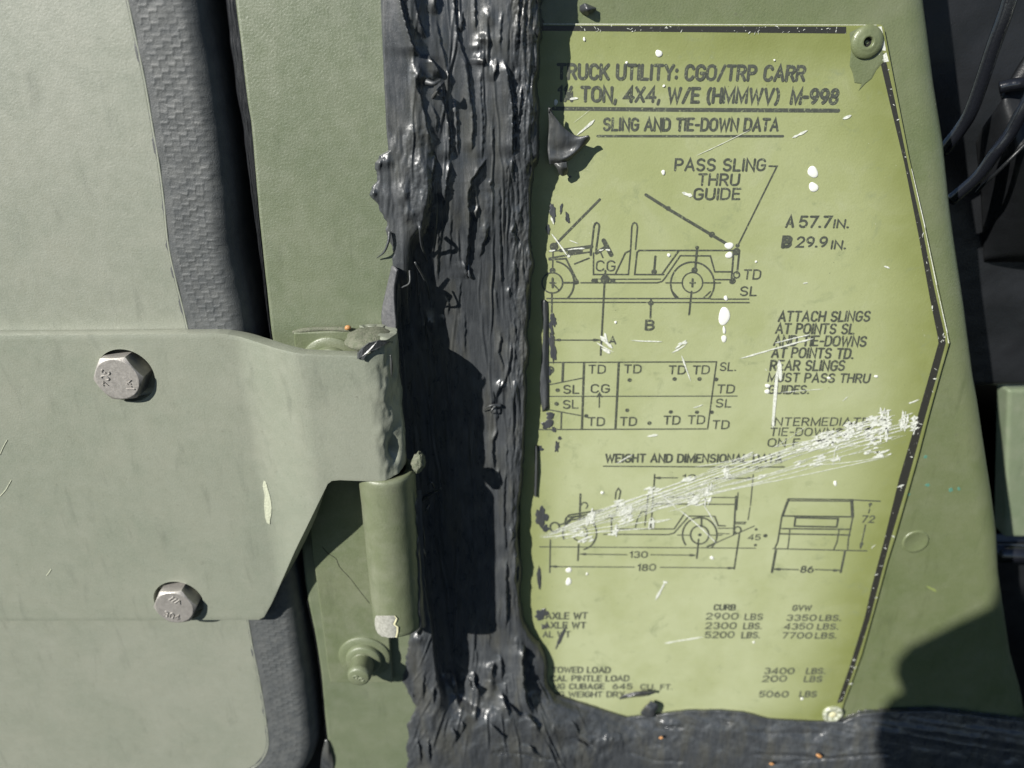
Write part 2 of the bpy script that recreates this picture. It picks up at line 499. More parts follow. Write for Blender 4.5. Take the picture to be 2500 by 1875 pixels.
lathe('plug_disc', (c_[0], c_[2]), [(5.2, H_PANEL - 0.2), (5.1, H_PANEL + 0.25), (4.6, H_PANEL + 0.42), (4.0, H_PANEL + 0.18), (1.6, H_PANEL + 0.2), (0.6, H_PANEL + 0.02)],
      M['panel'], panel, 48)

# --- dim interior beyond the panel's right edge
H_BACK = -66.0
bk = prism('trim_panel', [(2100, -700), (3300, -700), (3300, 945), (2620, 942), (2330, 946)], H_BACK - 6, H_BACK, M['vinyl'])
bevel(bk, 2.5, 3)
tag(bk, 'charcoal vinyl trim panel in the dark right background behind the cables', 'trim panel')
cu = thing('vinyl_bolster', 'folded black vinyl bolster with a lit grey face behind the cables at top right', 'bolster', P1(2470, 300, -40))
r0 = catmull([(2382, 348, -64), (2400, 310, -52), (2440, 252, -38), (2475, 190, -39), (2520, 120, -41)], 8)
r1 = catmull([(2394, 468, -62), (2420, 420, -46), (2480, 380, -33), (2560, 330, -32), (2640, 300, -33)], 8)
r2 = catmull([(2402, 640, -66), (2440, 640, -63), (2520, 640, -60), (2600, 640, -58), (2700, 640, -58)], 8)
rr = []
for f_ in np.linspace(0, 1, 10): rr.append(U(*(r0 * (1 - f_) + r1 * f_).T[:2], (r0 * (1 - f_) + r1 * f_).T[2]))
for f_ in np.linspace(0.1, 1, 10): rr.append(U(*(r1 * (1 - f_) + r2 * f_).T[:2], (r1 * (1 - f_) + r2 * f_).T[2]))
solid(surf('bolster_cover', np.array(rr), M['vinyl'], cu), 3)
tube('piping', [(2385, 470, -40), (2400, 452, -38), (2430, 425, -34), (2470, 385, -31), (2510, 345, -31)], 0.6, M['vinyl'], cu)
tg = prism('inner_bracket', [(2462, 952), (3300, 940), (3300, 1318), (2452, 1312)], H_BACK - 8, H_BACK + 1, M['inner'])
bevel(tg, 1.5, 3); tag(tg, 'pale green painted inner bracket in the gap at the right edge', 'bracket')
pi = tube('dark_pipe', [(2445, 1350, H_BACK + 2), (2500, 1352, H_BACK + 3), (3300, 1370, H_BACK + 3)], 4.2, M['cable'], sm=4)
tag(pi, 'short dark pipe below the pale green bracket at the right edge', 'pipe')
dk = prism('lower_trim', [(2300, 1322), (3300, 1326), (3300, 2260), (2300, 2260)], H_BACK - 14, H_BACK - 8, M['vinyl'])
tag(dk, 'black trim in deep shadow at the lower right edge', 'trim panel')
c1 = tube('cable', [(2530, -400, -30), (2500, -160, -30), (2464, 0, -31), (2428, 105, -33), (2378, 253, -37), (2348, 310, -40), (2300, 372, -44)], 2.15, M['cable'])
tag(c1, 'thick glossy black cable running down from the top right', 'cable', 'black cables behind the panel')
c2 = tube('cable', [(2760, -150, -26), (2640, 20, -26), (2560, 150, -26), (2500, 262, -28), (2468, 322, -30), (2432, 370, -32), (2388, 430, -36), (2320, 490, -42)], 2.0, M['cable'])
tag(c2, 'lower glossy black cable curving across the vinyl bolster', 'cable', 'black cables behind the panel')
c3 = tube('cable', [(2440, 214, -36), (2465, 208, -35), (2500, 204, -34), (2600, 196, -34), (2900, 190, -38)], 2.0, M['cable'])
tag(c3, 'short black cable lying across between the two longer ones at right', 'cable', 'black cables behind the panel')

# --- an unseen slab added outside the frame, shaped to cast the lower right shadow
sh = [(2446, 1420), (2420, 1478), (2396, 1492), (2333, 1521), (2270, 1553), (2219, 1578), (2190, 1609), (2184, 1640), (2197, 1673),
      (2200, 1690), (2175, 1703), (2156, 1725), (2151, 1761), (2149, 1809), (2166, 1850), (2180, 1900), (2240, 2000), (2480, 2060), (2720, 1900), (2700, 1560), (2560, 1400)]
Tm = 330.0
def back(p, dh): return p - np.array(SUN) * (dh * MM / SUN.y)
slab = thing('shadow_slab', 'dark side mirror head out of frame that shades the lower right corner', 'mirror', Vector(back(U(2400, 1750, H_PANEL), Tm).tolist()))
f_ = np.array([back(U(x, y, H_PANEL), Tm) for x, y in sh]); b_ = f_ + np.array(SUN) * 0.018 / SUN.y
nn = len(sh)
fs = [list(range(nn))[::-1], [i + nn for i in range(nn)]] + [[i, (i + 1) % nn, (i + 1) % nn + nn, i + nn] for i in range(nn)]
mo = obj('slab_body', np.vstack([f_, b_]), fs, M['vinyl'], slab)
bm = bmesh.new(); bm.from_mesh(mo.data); bmesh.ops.recalc_face_normals(bm, faces=bm.faces); bm.to_mesh(mo.data); bm.free()

# ------------------------------------------------------------------ hinge strap on the door
HC, RU, XU = 8.7, 8.3, -46.0         # barrel axis height, upper knuckle radius, axis x (mm)
def hleaf(X):                         # X in mm
    return 8.5 + (HC + RU - 8.5) * sst(-88.0, -64.0, X)
def UL(px, py):
    h = 8.5
    for _ in range(12):
        X = U(px, py, h)[0] / MM; h = float(hleaf(X))
    return U(px, py, h)
top_o = np.array([UL(x, y) for x, y in [(-900, 823), (-160, 820), (300, 817), (528, 814), (553, 816), (579, 821), (620, 833), (669, 849), (705, 858), (743, 864), (800, 867), (885, 869)]])
bot_o = np.array([UL(x, y) for x, y in [(-900, 1519), (-160, 1516), (300, 1515), (632, 1513), (645, 1506), (665, 1470), (720, 1345), (770, 1243), (800, 1182), (810, 1174), (830, 1172), (900, 1175)]])
Xs = list(np.linspace(top_o[0, 0] / MM, -100, 24)) + list(np.linspace(-99, XU - 0.2, 110))
Xb = bot_o[:, 0] / MM
Xs = sorted(set([round(x, 3) for x in Xs] + [round(float(x), 3) for x in Xb if x < XU - 0.3] + [round(float(x), 3) for x in top_o[:, 0] / MM if x < XU - 0.3]))
NR = 60
cols = []
for X in Xs:
    zt = np.interp(X, top_o[:, 0] / MM, top_o[:, 2]); zb = np.interp(X, Xb, bot_o[:, 2])
    z = np.linspace(zt, zb, NR)
    h = hleaf(X) + 0.25 * vn(np.full(NR, X) / 14, z / MM / 16, 2) * sst(-120, -90, X)
    cols.append(np.stack([np.full(NR, X * MM), -h * MM, z], -1))
ztU, zbU = float(U(930, 836, HC + RU)[2]), float(U(930, 1170, HC + 8)[2])
zt_l, zb_l = cols[-1][0, 2], cols[-1][-1, 2]
for k, a_ in enumerate(np.arange(3, 215, 3.5)):
    a = math.radians(a_)
    f = sst(0, 50, a_)
    z = np.linspace(zt_l * (1 - f) + ztU * f, zb_l * (1 - f) + (zbU + 0.0022 * sst(20, 90, a_)) * f, NR)
    zz = z / MM
    r = RU + sst(0, 30, a_) * (0.9 * fbm(a_ / 24, zz / 7, 21, 3) + 0.15 * vn(a_ / 9, zz / 2.6, 30))
    # dents hammered in the rolled edge
    zd = float(U(935, 1098, HC + 6)[2]) / MM
    r = r - 3.2 * np.exp(-((a_ - 46) / 15) ** 2 - ((zz - zd) / 4.0) ** 2) + 1.5 * np.exp(-((a_ - 70) / 13) ** 2 - ((zz - zd - 3) / 7) ** 2)
    zd2 = float(U(945, 960, HC + 6)[2]) / MM
    r = r - 0.9 * np.exp(-((a_ - 62) / 16) ** 2 - ((zz - zd2) / 7) ** 2)
    cols.append(np.stack([(XU + r * math.sin(a)) * MM, -(HC + r * math.cos(a)) * MM, z], -1))
strap = thing('hinge_strap', 'broad pale green hinge leaf bolted to the door, rolled into a knuckle', 'hinge', P1(400, 1170, 8))
lf = surf('leaf', np.stack(cols, 1), M['hinge'], strap)
solid(lf, 4.0); bevel(lf, 0.55, 3, 60)
# clearance holes for the two bolts
B1, B2 = UL(299, 916), UL(435, 1469)
cutters = []
for B in (B1, B2):
    me = bpy.data.meshes.new('cut'); bm = bmesh.new()
    bmesh.ops.create_cone(bm, cap_ends=True, segments=56, radius1=8.9 * MM, radius2=8.9 * MM, depth=0.03)
    bmesh.ops.rotate(bm, verts=bm.verts, cent=(0, 0, 0), matrix=Matrix.Rotation(math.pi / 2, 3, 'X'))
    bm.to_mesh(me); bm.free()
    o = bpy.data.objects.new('cut', me); C.objects.link(o); o.location = (B[0] + (1.1 if B is B1 else 0.2) * MM, -8.5 * MM, B[2] - (0.2 if B is B1 else -0.1) * MM)
    cutters.append(o)
    m = lf.modifiers.new('hole', 'BOOLEAN'); m.operation = 'DIFFERENCE'; m.object = o; m.solver = 'EXACT'
dg = bpy.context.evaluated_depsgraph_get()
new = bpy.data.meshes.new_from_object(lf.evaluated_get(dg))
new.set_sharp_from_angle(angle=math.radians(32))
lf.modifiers.clear(); lf.data = new
for o in cutters: bpy.data.objects.remove(o, do_unlink=True)

def blob(name, c, rx, ry, rz, mat, parent=None, amp=0.15, fr=1.5, seed=0, label=None, n=20, rot=0.0):
    vs = []; fs = []
    for i in range(n + 1):
        th = math.pi * i / n
        for j in range(2 * n):
            p = math.pi * j / n
            d = np.array([math.sin(th) * math.cos(p), math.sin(th) * math.sin(p), math.cos(th)])
            k = 1 + amp * float(fbm(d[0] * fr + 3.1, d[2] * fr + d[1] * fr * 0.7, seed, 3))
            x, y, z = d[0] * rx * k, d[1] * ry * k, d[2] * rz * k
            x, z = x * math.cos(rot) - z * math.sin(rot), x * math.sin(rot) + z * math.cos(rot)
            vs.append((c[0] + x * MM, c[1] + y * MM, c[2] + z * MM))
    for i in range(n):
        for j in range(2 * n):
            j2 = (j + 1) % (2 * n)
            fs.append([i * 2 * n + j, (i + 1) * 2 * n + j, (i + 1) * 2 * n + j2, i * 2 * n + j2])
    return obj(name, vs, fs, mat, parent, True, label)

def leafpoly(name, poly, lift, mat, parent, fun=UL, label=None, smooth=False):
    """thin flake lying on a surface given by fun(px,py) -> world"""
    cx_ = np.mean([p[0] for p in poly]); cy_ = np.mean([p[1] for p in poly])
    up = np.array([0, -lift * MM, 0])
    vs = [fun(x, y) for x, y in poly] + [fun(x * .86 + cx_ * .14, y * .95 + cy_ * .05) + up for x, y in poly]
    n = len(poly)
    fs = [[i, (i + 1) % n, (i + 1) % n + n, i + n] for i in range(n)] + [[i + n for i in range(n)]]
    o = obj(name, vs, fs, mat, parent, smooth, label)
    bm = bmesh.new(); bm.from_mesh(o.data); bmesh.ops.recalc_face_normals(bm, faces=bm.faces)
    if sum(f.normal.y * f.calc_area() for f in bm.faces) > 0: bmesh.ops.reverse_faces(bm, faces=bm.faces)
    bm.to_mesh(o.data); bm.free()
    return o
blob('pin_cap', ((XU + 0.2) * MM, -HC * MM, ztU - 0.0021), 7.7, 7.9, 3.0, M['weld'], strap, 0.14, 2.2, 9)
leafpoly('paint_chip', [(644, 1172), (650, 1176), (654, 1190), (659, 1205), (663, 1222), (665, 1240), (664, 1258), (661, 1268), (660, 1281), (652, 1278), (647, 1262), (645, 1235), (646, 1210), (641, 1186)],
         0.25, M['flake'], strap, label='pale flaked paint chip')

# --- bolts
def strokes_ridge(name, lines, origin, ex_, ez_, width, height, y0, mat, parent):
    """raised lettering on a face: lines in local mm, ex_/ez_ world unit vectors of the local axes"""
    vs = []; fs = []
    for ln_ in lines:
        p = np.array(ln_, float)
        nb = len(vs)
        for i in range(len(p)):
            d = p[min(i + 1, len(p) - 1)] - p[max(i - 1, 0)]; d = d / (np.linalg.norm(d) + 1e-9)
            nrm = np.array([-d[1], d[0]])
            for s_, hh_ in ((-1, 0), (-0.35, 1), (0.35, 1), (1, 0)):
                q = p[i] + nrm * s_ * width / 2
                wv = origin + (ex_ * q[0] + ez_ * q[1]) * MM
                vs.append((wv[0], y0 - hh_ * height * MM, wv[2]))
        for i in range(len(p) - 1):
            for k in range(3):
                a = nb + i * 4 + k
                fs.append([a, a + 1, a + 5, a + 4])
        fs.append([nb, nb + 1, nb + 2, nb + 3]); e = nb + (len(p) - 1) * 4; fs.append([e + 3, e + 2, e + 1, e])
    o = obj(name, vs, fs, mat, parent, False)
    bm = bmesh.new(); bm.from_mesh(o.data)
    for f in bm.faces:
        if f.normal.y > 0: f.normal_flip()
    bm.to_mesh(o.data); bm.free()
    return o

def arc(cx_, cy_, rx, ry, a0, a1, n=10):
    return [(cx_ + rx * math.cos(math.radians(a0 + (a1 - a0) * i / n)), cy_ + ry * math.sin(math.radians(a0 + (a1 - a0) * i / n))) for i in range(n + 1)]

D304 = [[(0.05, 0.92), (0.2, 1.0)] + arc(0.28, 0.75, 0.26, 0.25, 90, -80, 8) + arc(0.26, 0.26, 0.28, 0.26, 85, -150, 9),
        [(x + 0.85, y) for x, y in arc(0.3, 0.5, 0.28, 0.5, 0, 360, 18)],
        [(2.12, 0.0), (2.12, 1.0), (1.68, 0.32), (2.35, 0.32)]]
MARK_A = [[(0, 0), (0.55, 1.0), (1.0, 0.25)], [(0.75, 0.1), (1.1, 0.8)], [(1.15, 0.0), (1.5, 0.75)], [(1.75, -0.1), (1.95, 1.05)]]
MARK_B = [[(0.0, 0.0), (0.35, 0.95)], [(0.5, 0.0), (0.85, 0.95)], [(0.95, 0.0), (1.3, 0.95)], [(1.3, 0.95), (1.7, 0.25)]]

def hexbolt(B, hh_, rot, label, num, mark):
    t = thing('hex_bolt', label, 'bolt', Vector((B[0], -8.5 * MM, B[2])), 'hex bolts through the hinge leaf')
    AF = 6.85; n = 96; vs = []; fs = []
    top = 8.5 + hh_
    def rh(a): 
        b = (a - rot) % (math.pi / 3) - math.pi / 6
        return AF / math.cos(b)
    rin = AF * 0.965
    rings = []
    for ring in range(4):
        for k in range(n):
            a = 2 * math.pi * k / n; r = rh(a)
            if ring == 0: rr_, z = r, 4.2
            elif ring == 1: rr_, z = r, top - (r - rin) * 0.62 - 0.12
            elif ring == 2: rr_, z = rin, top - 0.04
            else: rr_, z = rin * 0.97, top
            vs.append((B[0] + rr_ * math.cos(a) * MM, -z * MM, B[2] + rr_ * math.sin(a) * MM))
    for i in range(3):
        for k in range(n):
            k2 = (k + 1) % n
            fs.append([i * n + k, i * n + k2, (i + 1) * n + k2, (i + 1) * n + k])
    fs.append([3 * n + k for k in range(n)])
    h = obj('head', vs, fs, M['steel'], t, False)
    org = np.array([B[0], 0, B[2]])
    for nm, (ls, ctr, ang, sc) in (('number_marking', num), ('maker_marking', mark)):
        a = math.radians(ang); exv = np.array([math.cos(a), 0, math.sin(a)]); ezv = np.array([-math.sin(a), 0, math.cos(a)])
        o_ = org + np.array([ctr[0], 0, ctr[1]]) * MM
        strokes_ridge(nm, [[((x - 1.1) * sc, (y - 0.5) * sc) for x, y in l_] for l_ in ls], o_, exv, ezv, 0.55, 0.3, -top * MM, M['steel'], t)
    return t
hexbolt(B1, 3.3, math.radians(3), 'upper steel hex bolt on the hinge leaf, number stamped at its left', (D304, (-3.5, 0.6), -106, 2.35), (MARK_A, (3.3, -1.6), -82, 2.2))
hexbolt(B2, 3.3, math.radians(3), 'lower steel hex bolt near the leaf bottom edge, number stamped below its mark', (D304, (-1.6, -3.4), -20, 2.35), (MARK_B, (1.6, 3.0), -35, 2.4))

# --- fixed hinge base with the lower knuckle
hb = thing('fixed_hinge', 'darker green fixed hinge plate with long lower knuckle on the pillar', 'hinge', P1(880, 1400, 0))
bp = prism('base_plate', [(716, 812), (880, 806), (925, 1180), (958, 1668), (807, 1667), (800, 1632), (781, 1483), (769, 1393), (762, 1357), (740, 1130)], 0.0, 3.0, M['base'], hb)
bevel(bp, 0.5, 3)
XL, RL = -44.3, 9.3
zt, zb = float(U(948, 1180, HC + RL)[2]), float(U(953, 1558, HC + RL)[2])
vs = []; fs = []; n = 72; NZ = 50
prof_b = [(RL - 3.2, zt - 0.003), (RL - 3.0, zt + 0.0001)] + [(RL - 0.9, zt + 0.0002), (RL - 0.25, zt - 0.0002), (RL, zt - 0.001)] + \
         [(RL, zt - 0.001 + (zb - zt + 0.0018) * i / NZ) for i in range(1, NZ + 1)] + [(RL - 0.3, zb + 0.0002), (RL - 1.0, zb), (0.5, zb - 0.0001)]
for i, (r, z) in enumerate(prof_b):
    for k in range(n):
        a = 2 * math.pi * k / n
        rr_ = r + 0.16 * float(fbm(a * 2.2, z / MM / 7, 41, 3)) * (1 if r > RL - 1.2 else 0.2)
        vs.append(((XL + rr_ * math.sin(a)) * MM, -(HC + rr_ * math.cos(a)) * MM, z))
for i in range(len(prof_b) - 1):
    for k in range(n):
        k2 = (k + 1) % n
        fs.append([i * n + k, (i + 1) * n + k, (i + 1) * n + k2, i * n + k2])
lb = obj('lower_knuckle', vs, fs, M['base'], hb)
def cylpt(px, py, lift=0.0, X0=XL, R0=RL):
    """photo point on the front of the lower knuckle"""
    h = HC + R0
    for _ in range(25):
        X = U(px, py, h)[0] / MM
        s_ = np.clip((X - X0) / (R0 + lift), -0.98, 0.98); h = HC + (R0 + lift) * math.sqrt(1 - s_ * s_)
    return U(px, py, h)
def cylpatch(name, left, right, lift, mat, parent, label=None, N=8):
    rows = []
    for (xl, yl), (xr, yr) in zip(left, right):
        rows.append([cylpt(xl + (xr - xl) * t, yl + (yr - yl) * t, lift * (1 if 0 < t < 1 else 0.2)) for t in np.linspace(0, 1, N)])
    return surf(name, np.array(rows), mat, parent, label=label)
cylpatch('bare_patch', [(918, 1503), (915, 1512), (915, 1524), (917, 1536), (922, 1546), (932, 1554), (948, 1557)],
         [(962, 1503), (968, 1509), (966, 1516), (961, 1524), (971, 1531), (970, 1544), (968, 1556)], 0.28, M['chip'], lb, 'bare grey patch of chipped paint')
cylpatch('primer_rim', [(962, 1503), (967, 1509), (964, 1516), (959.5, 1524), (968, 1531), (968, 1544), (964, 1556)],
         [(966, 1504), (972, 1511), (969, 1519), (966, 1525), (974.5, 1530), (974, 1544), (971, 1557)], 0.36, M['primer'], lb, 'pale rim of the chipped paint', 4)
cylpatch('tar_edge', [(1014 + 9 * float(vn(y_ / 22, 0.5, 77)) + (y_ - 1200) * .03, y_) for y_ in range(1196, 1536, 8)], [(1029 + (y_ - 1200) * .035, y_) for y_ in range(1196, 1536, 8)], 0.5, M['seal_flat'], lb, 'black tar along the knuckle side', 6)
q = U(1022, 1128, HC + 2)
blob('weld_nub', q, 2.1, 3.0, 3.6, M['weld'], hb, 0.4, 2.2, 3, rot=math.radians(-14))
# weld bead along the top of the fixed plate
tube('weld_bead', [(716, 812, 2.0), (745, 806, 2.3), (790, 803, 2.2), (835, 804, 2.4), (878, 808, 2.2)], [0.6, 0.8, 0.7, 0.85, 0.6], M['weld'], hb, sm=10)

# --- threaded studs with washer and nut
def stud(px, py, label):
    c = U(px, py, 3.0); c = (c[0], c[2])
    t = thing('mounting_stud', label, 'stud', Vector((c[0], -3 * MM, c[1])), 'painted studs on the fixed hinge plate')
    lathe('washer', c, [(9.9, 3.0), (9.9, 3.5), (9.6, 3.8), (6.6, 3.85)], M['base'], t, 48, jit=0.004)
    nu = lathe('nut', c, [(6.9, 3.7), (6.8, 5.2), (6.3, 5.7), (4.4, 5.8)], M['base'], t, 48)
    sd = lathe('stud', (c[0] - 0.0003, c[1] - 0.0004), [(4.45, 6.0)] + [(4.3 + (0.22 if i % 2 else -0.15), 6.2 + 0.5 * i) for i in range(13)] + [(4.0, 13.0), (3.4, 13.3)], M['base'], t, 36)
    strokes_ridge('end_marking', [arc(-1.0, 0.4, 0.9, 0.7, 20, 300, 8), arc(1.0, -0.8, 1.0, 0.7, 60, 330, 8)],
                  np.array([c[0] - 0.0003, 0, c[1] - 0.0004]), np.array([1.0, 0, 0]), np.array([0, 0, 1.0]), 0.7, 0.35, -13.25 * MM, M['base'], t)
    return t
stud(890, 1603, 'painted threaded stud with washer and nut below the lower knuckle')
stud(812, 893, 'washer of an upper stud peeking out above the hinge leaf')

# ------------------------------------------------------------------ black sealant
ROWS = [
 (-60, [(926, .5), (1000, .5), (1030, -3), (1090, -5.5), (1150, -6.5), (1240, -5.5), (1300, -7), (1319, -8.5), (1324, -19)]),
 (100, [(931, .5), (1005, .5), (1040, -2), (1100, -4.5), (1150, -6), (1240, -6), (1295, -7.5), (1319, -9), (1324, -19)]),
 (200, [(936, .5), (1015, .4), (1050, -2), (1110, -5), (1160, -6.5), (1240, -7), (1290, -8.5), (1308, -10), (1314, -19)]),
 (330, [(942, .5), (1015, .5), (1045, -.5), (1080, -3.5), (1130, -5.5), (1200, -7.5), (1290, -8.5), (1312, -10.5), (1317, -19)]),
 (400, [(915, .6), (985, 1.0), (1040, .3), (1054, -1.8), (1110, -4.2), (1200, -7.5), (1295, -9.5), (1312, -11), (1317, -19)]),
 (480, [(904, .6), (960, 1.0), (1045, .2), (1058, -2.2), (1100, -4.2), (1200, -8), (1275, -11), (1288, -11.5), (1293, -19)]),
 (550, [(940, .5), (985, 1.0), (1030, .0), (1046, -2.8), (1090, -4.8), (1200, -8.5), (1280, -11.5), (1293, -12), (1298, -19)]),
 (600, [(952, .5), (985, 1.0), (1000, .2), (1008, -4.3), (1070, -5.8), (1200, -9), (1280, -11.8), (1294, -12.2), (1299, -19)]),
 (680, [(958, .5), (985, .6), (996, -.4), (1002, -5.4), (1060, -7), (1200, -10), (1280, -12), (1293, -12.5), (1298, -19)]),
 (800, [(952, .1), (970, .1), (978, -7), (1060, -9.2), (1200, -11), (1275, -12), (1286, -12.5), (1291, -19)]),
 (1040, [(960, -1), (985, -2), (1000, -10), (1060, -12), (1200, -12), (1265, -12), (1279, -12.6), (1284, -19)]),
 (1300, [(985, -1), (1010, -2), (1030, -10), (1060, -12), (1200, -12), (1250, -12), (1262, -12.6), (1268, -19)]),
 (1500, [(1000, 0), (1050, .3), (1058, -10), (1090, -12), (1200, -12), (1255, -12.4), (1268, -13), (1276, -19)]),
 (1580, [(992, .6), (1058, 1), (1064, -9.5), (1100, -12), (1200, -11.5), (1290, -12.5), (1318, -14), (1328, -19)]),
 (1650, [(980, .6), (1066, 1.2), (1073, -8), (1110, -11), (1180, -9.5), (1290, -11), (1328, -13.5), (1338, -19)]),
 (1700, [(995, .6), (1080, 1.2), (1090, -5), (1120, -8), (1180, -7), (1280, -9), (1345, -14), (1356, -19)]),
 (1760, [(995, .6), (1050, 1.6), (1130, -1), (1220, -3), (1300, -6), (1400, -11), (1500, -15), (1560, -19)]),
 (1850, [(995, .6), (1060, 1.8), (1150, 1), (1250, -2), (1330, -5), (1420, -9), (1520, -12), (1700, -19)]),
 (1960, [(995, .6), (1060, 1.8), (1180, 1.0), (1280, -2), (1350, -5), (1450, -8), (1560, -11), (1720, -19)]),
]
XL_PTS = [(928, -60), (928, 0), (931, 79), (936, 190), (942, 316), (947, 368), (925, 380), (915, 398), (917, 430), (904, 465), (906, 485), (923, 503), (942, 549), (952, 602),
          (958, 645), (952, 700), (946, 800), (955, 1040), (985, 1300), (1005, 1500), (1003, 1552), (995, 1575), (990, 1600), (984, 1640), (983, 1660), (990, 1690), (1012, 1718),
          (1018, 1726), (1003, 1752), (994, 1775), (992, 1830), (996, 1960)]
YB = [(1300, 1668), (1353, 1690), (1400, 1705), (1475, 1730), (1529, 1746), (1600, 1740), (1678, 1730), (1760, 1730), (1814, 1734), (1875, 1750), (1950, 1756), (2003, 1757),
      (2058, 1757), (2098, 1738), (2153, 1734), (2220, 1732), (2288, 1730), (2400, 1745), (2500, 1757), (2600, 1765), (2800, 1775)]

def base_h(x, y):
    """broad shape of the bead, in mm, over photo coordinates"""
    ry = np.array([r[0] for r in ROWS], float)
    H = np.zeros_like(x)
    yy = y[:, 0]; xx = x[0]
    prof_ = np.array([np.interp(xx, [p[0] for p in r[1]], [p[1] for p in r[1]]) for r in ROWS])
    # the knots also slide sideways between rows
    out = np.empty_like(x)
    xx0 = xx
    for i, yv in enumerate(yy):
        xx = xx0 + (22 * float(vn(yv / 75, 0.3, 160)) + 9 * float(vn(yv / 19, 0.7, 161))) * sst(1225, 1285, xx0)
        k = int(np.clip(np.searchsorted(ry, yv) - 1, 0, len(ROWS) - 2))
        f = (yv - ry[k]) / (ry[k + 1] - ry[k]); f = min(max(f, 0), 1)
        a, b = ROWS[k][1], ROWS[k + 1][1]
        if len(a) == len(b):
            out[i] = np.interp(xx, [p[0] * (1 - f) + q_[0] * f for p, q_ in zip(a, b)], [p[1] * (1 - f) + q_[1] * f for p, q_ in zip(a, b)])
        else:
            out[i] = prof_[k] * (1 - f) + prof_[k + 1] * f
    w_ = 13
    k_ = np.hanning(2 * w_ + 3)[1:-1]; k_ /= k_.sum()
    pad = np.vstack([np.repeat(out[:1], w_, 0), out, np.repeat(out[-1:], w_, 0)])
    sm = sum(k_[j] * pad[j:j + len(out)] for j in range(2 * w_ + 1))
    return np.where(out < -18.5, out, np.maximum(sm, -18.4))

def Z(ox, oy, sc, pts): return [(ox + a / sc, oy + b / sc) for a, b in pts]
s1 = lambda *p: Z(900, 0, 4.254, p)
s2 = lambda *p: Z(900, 380, 4.254, p)
s3 = lambda *p: Z(900, 760, 4.254, p)
s4 = lambda *p: Z(960, 1140, 4.254, p)
s5 = lambda *p: Z(960, 1480, 4.2, p)
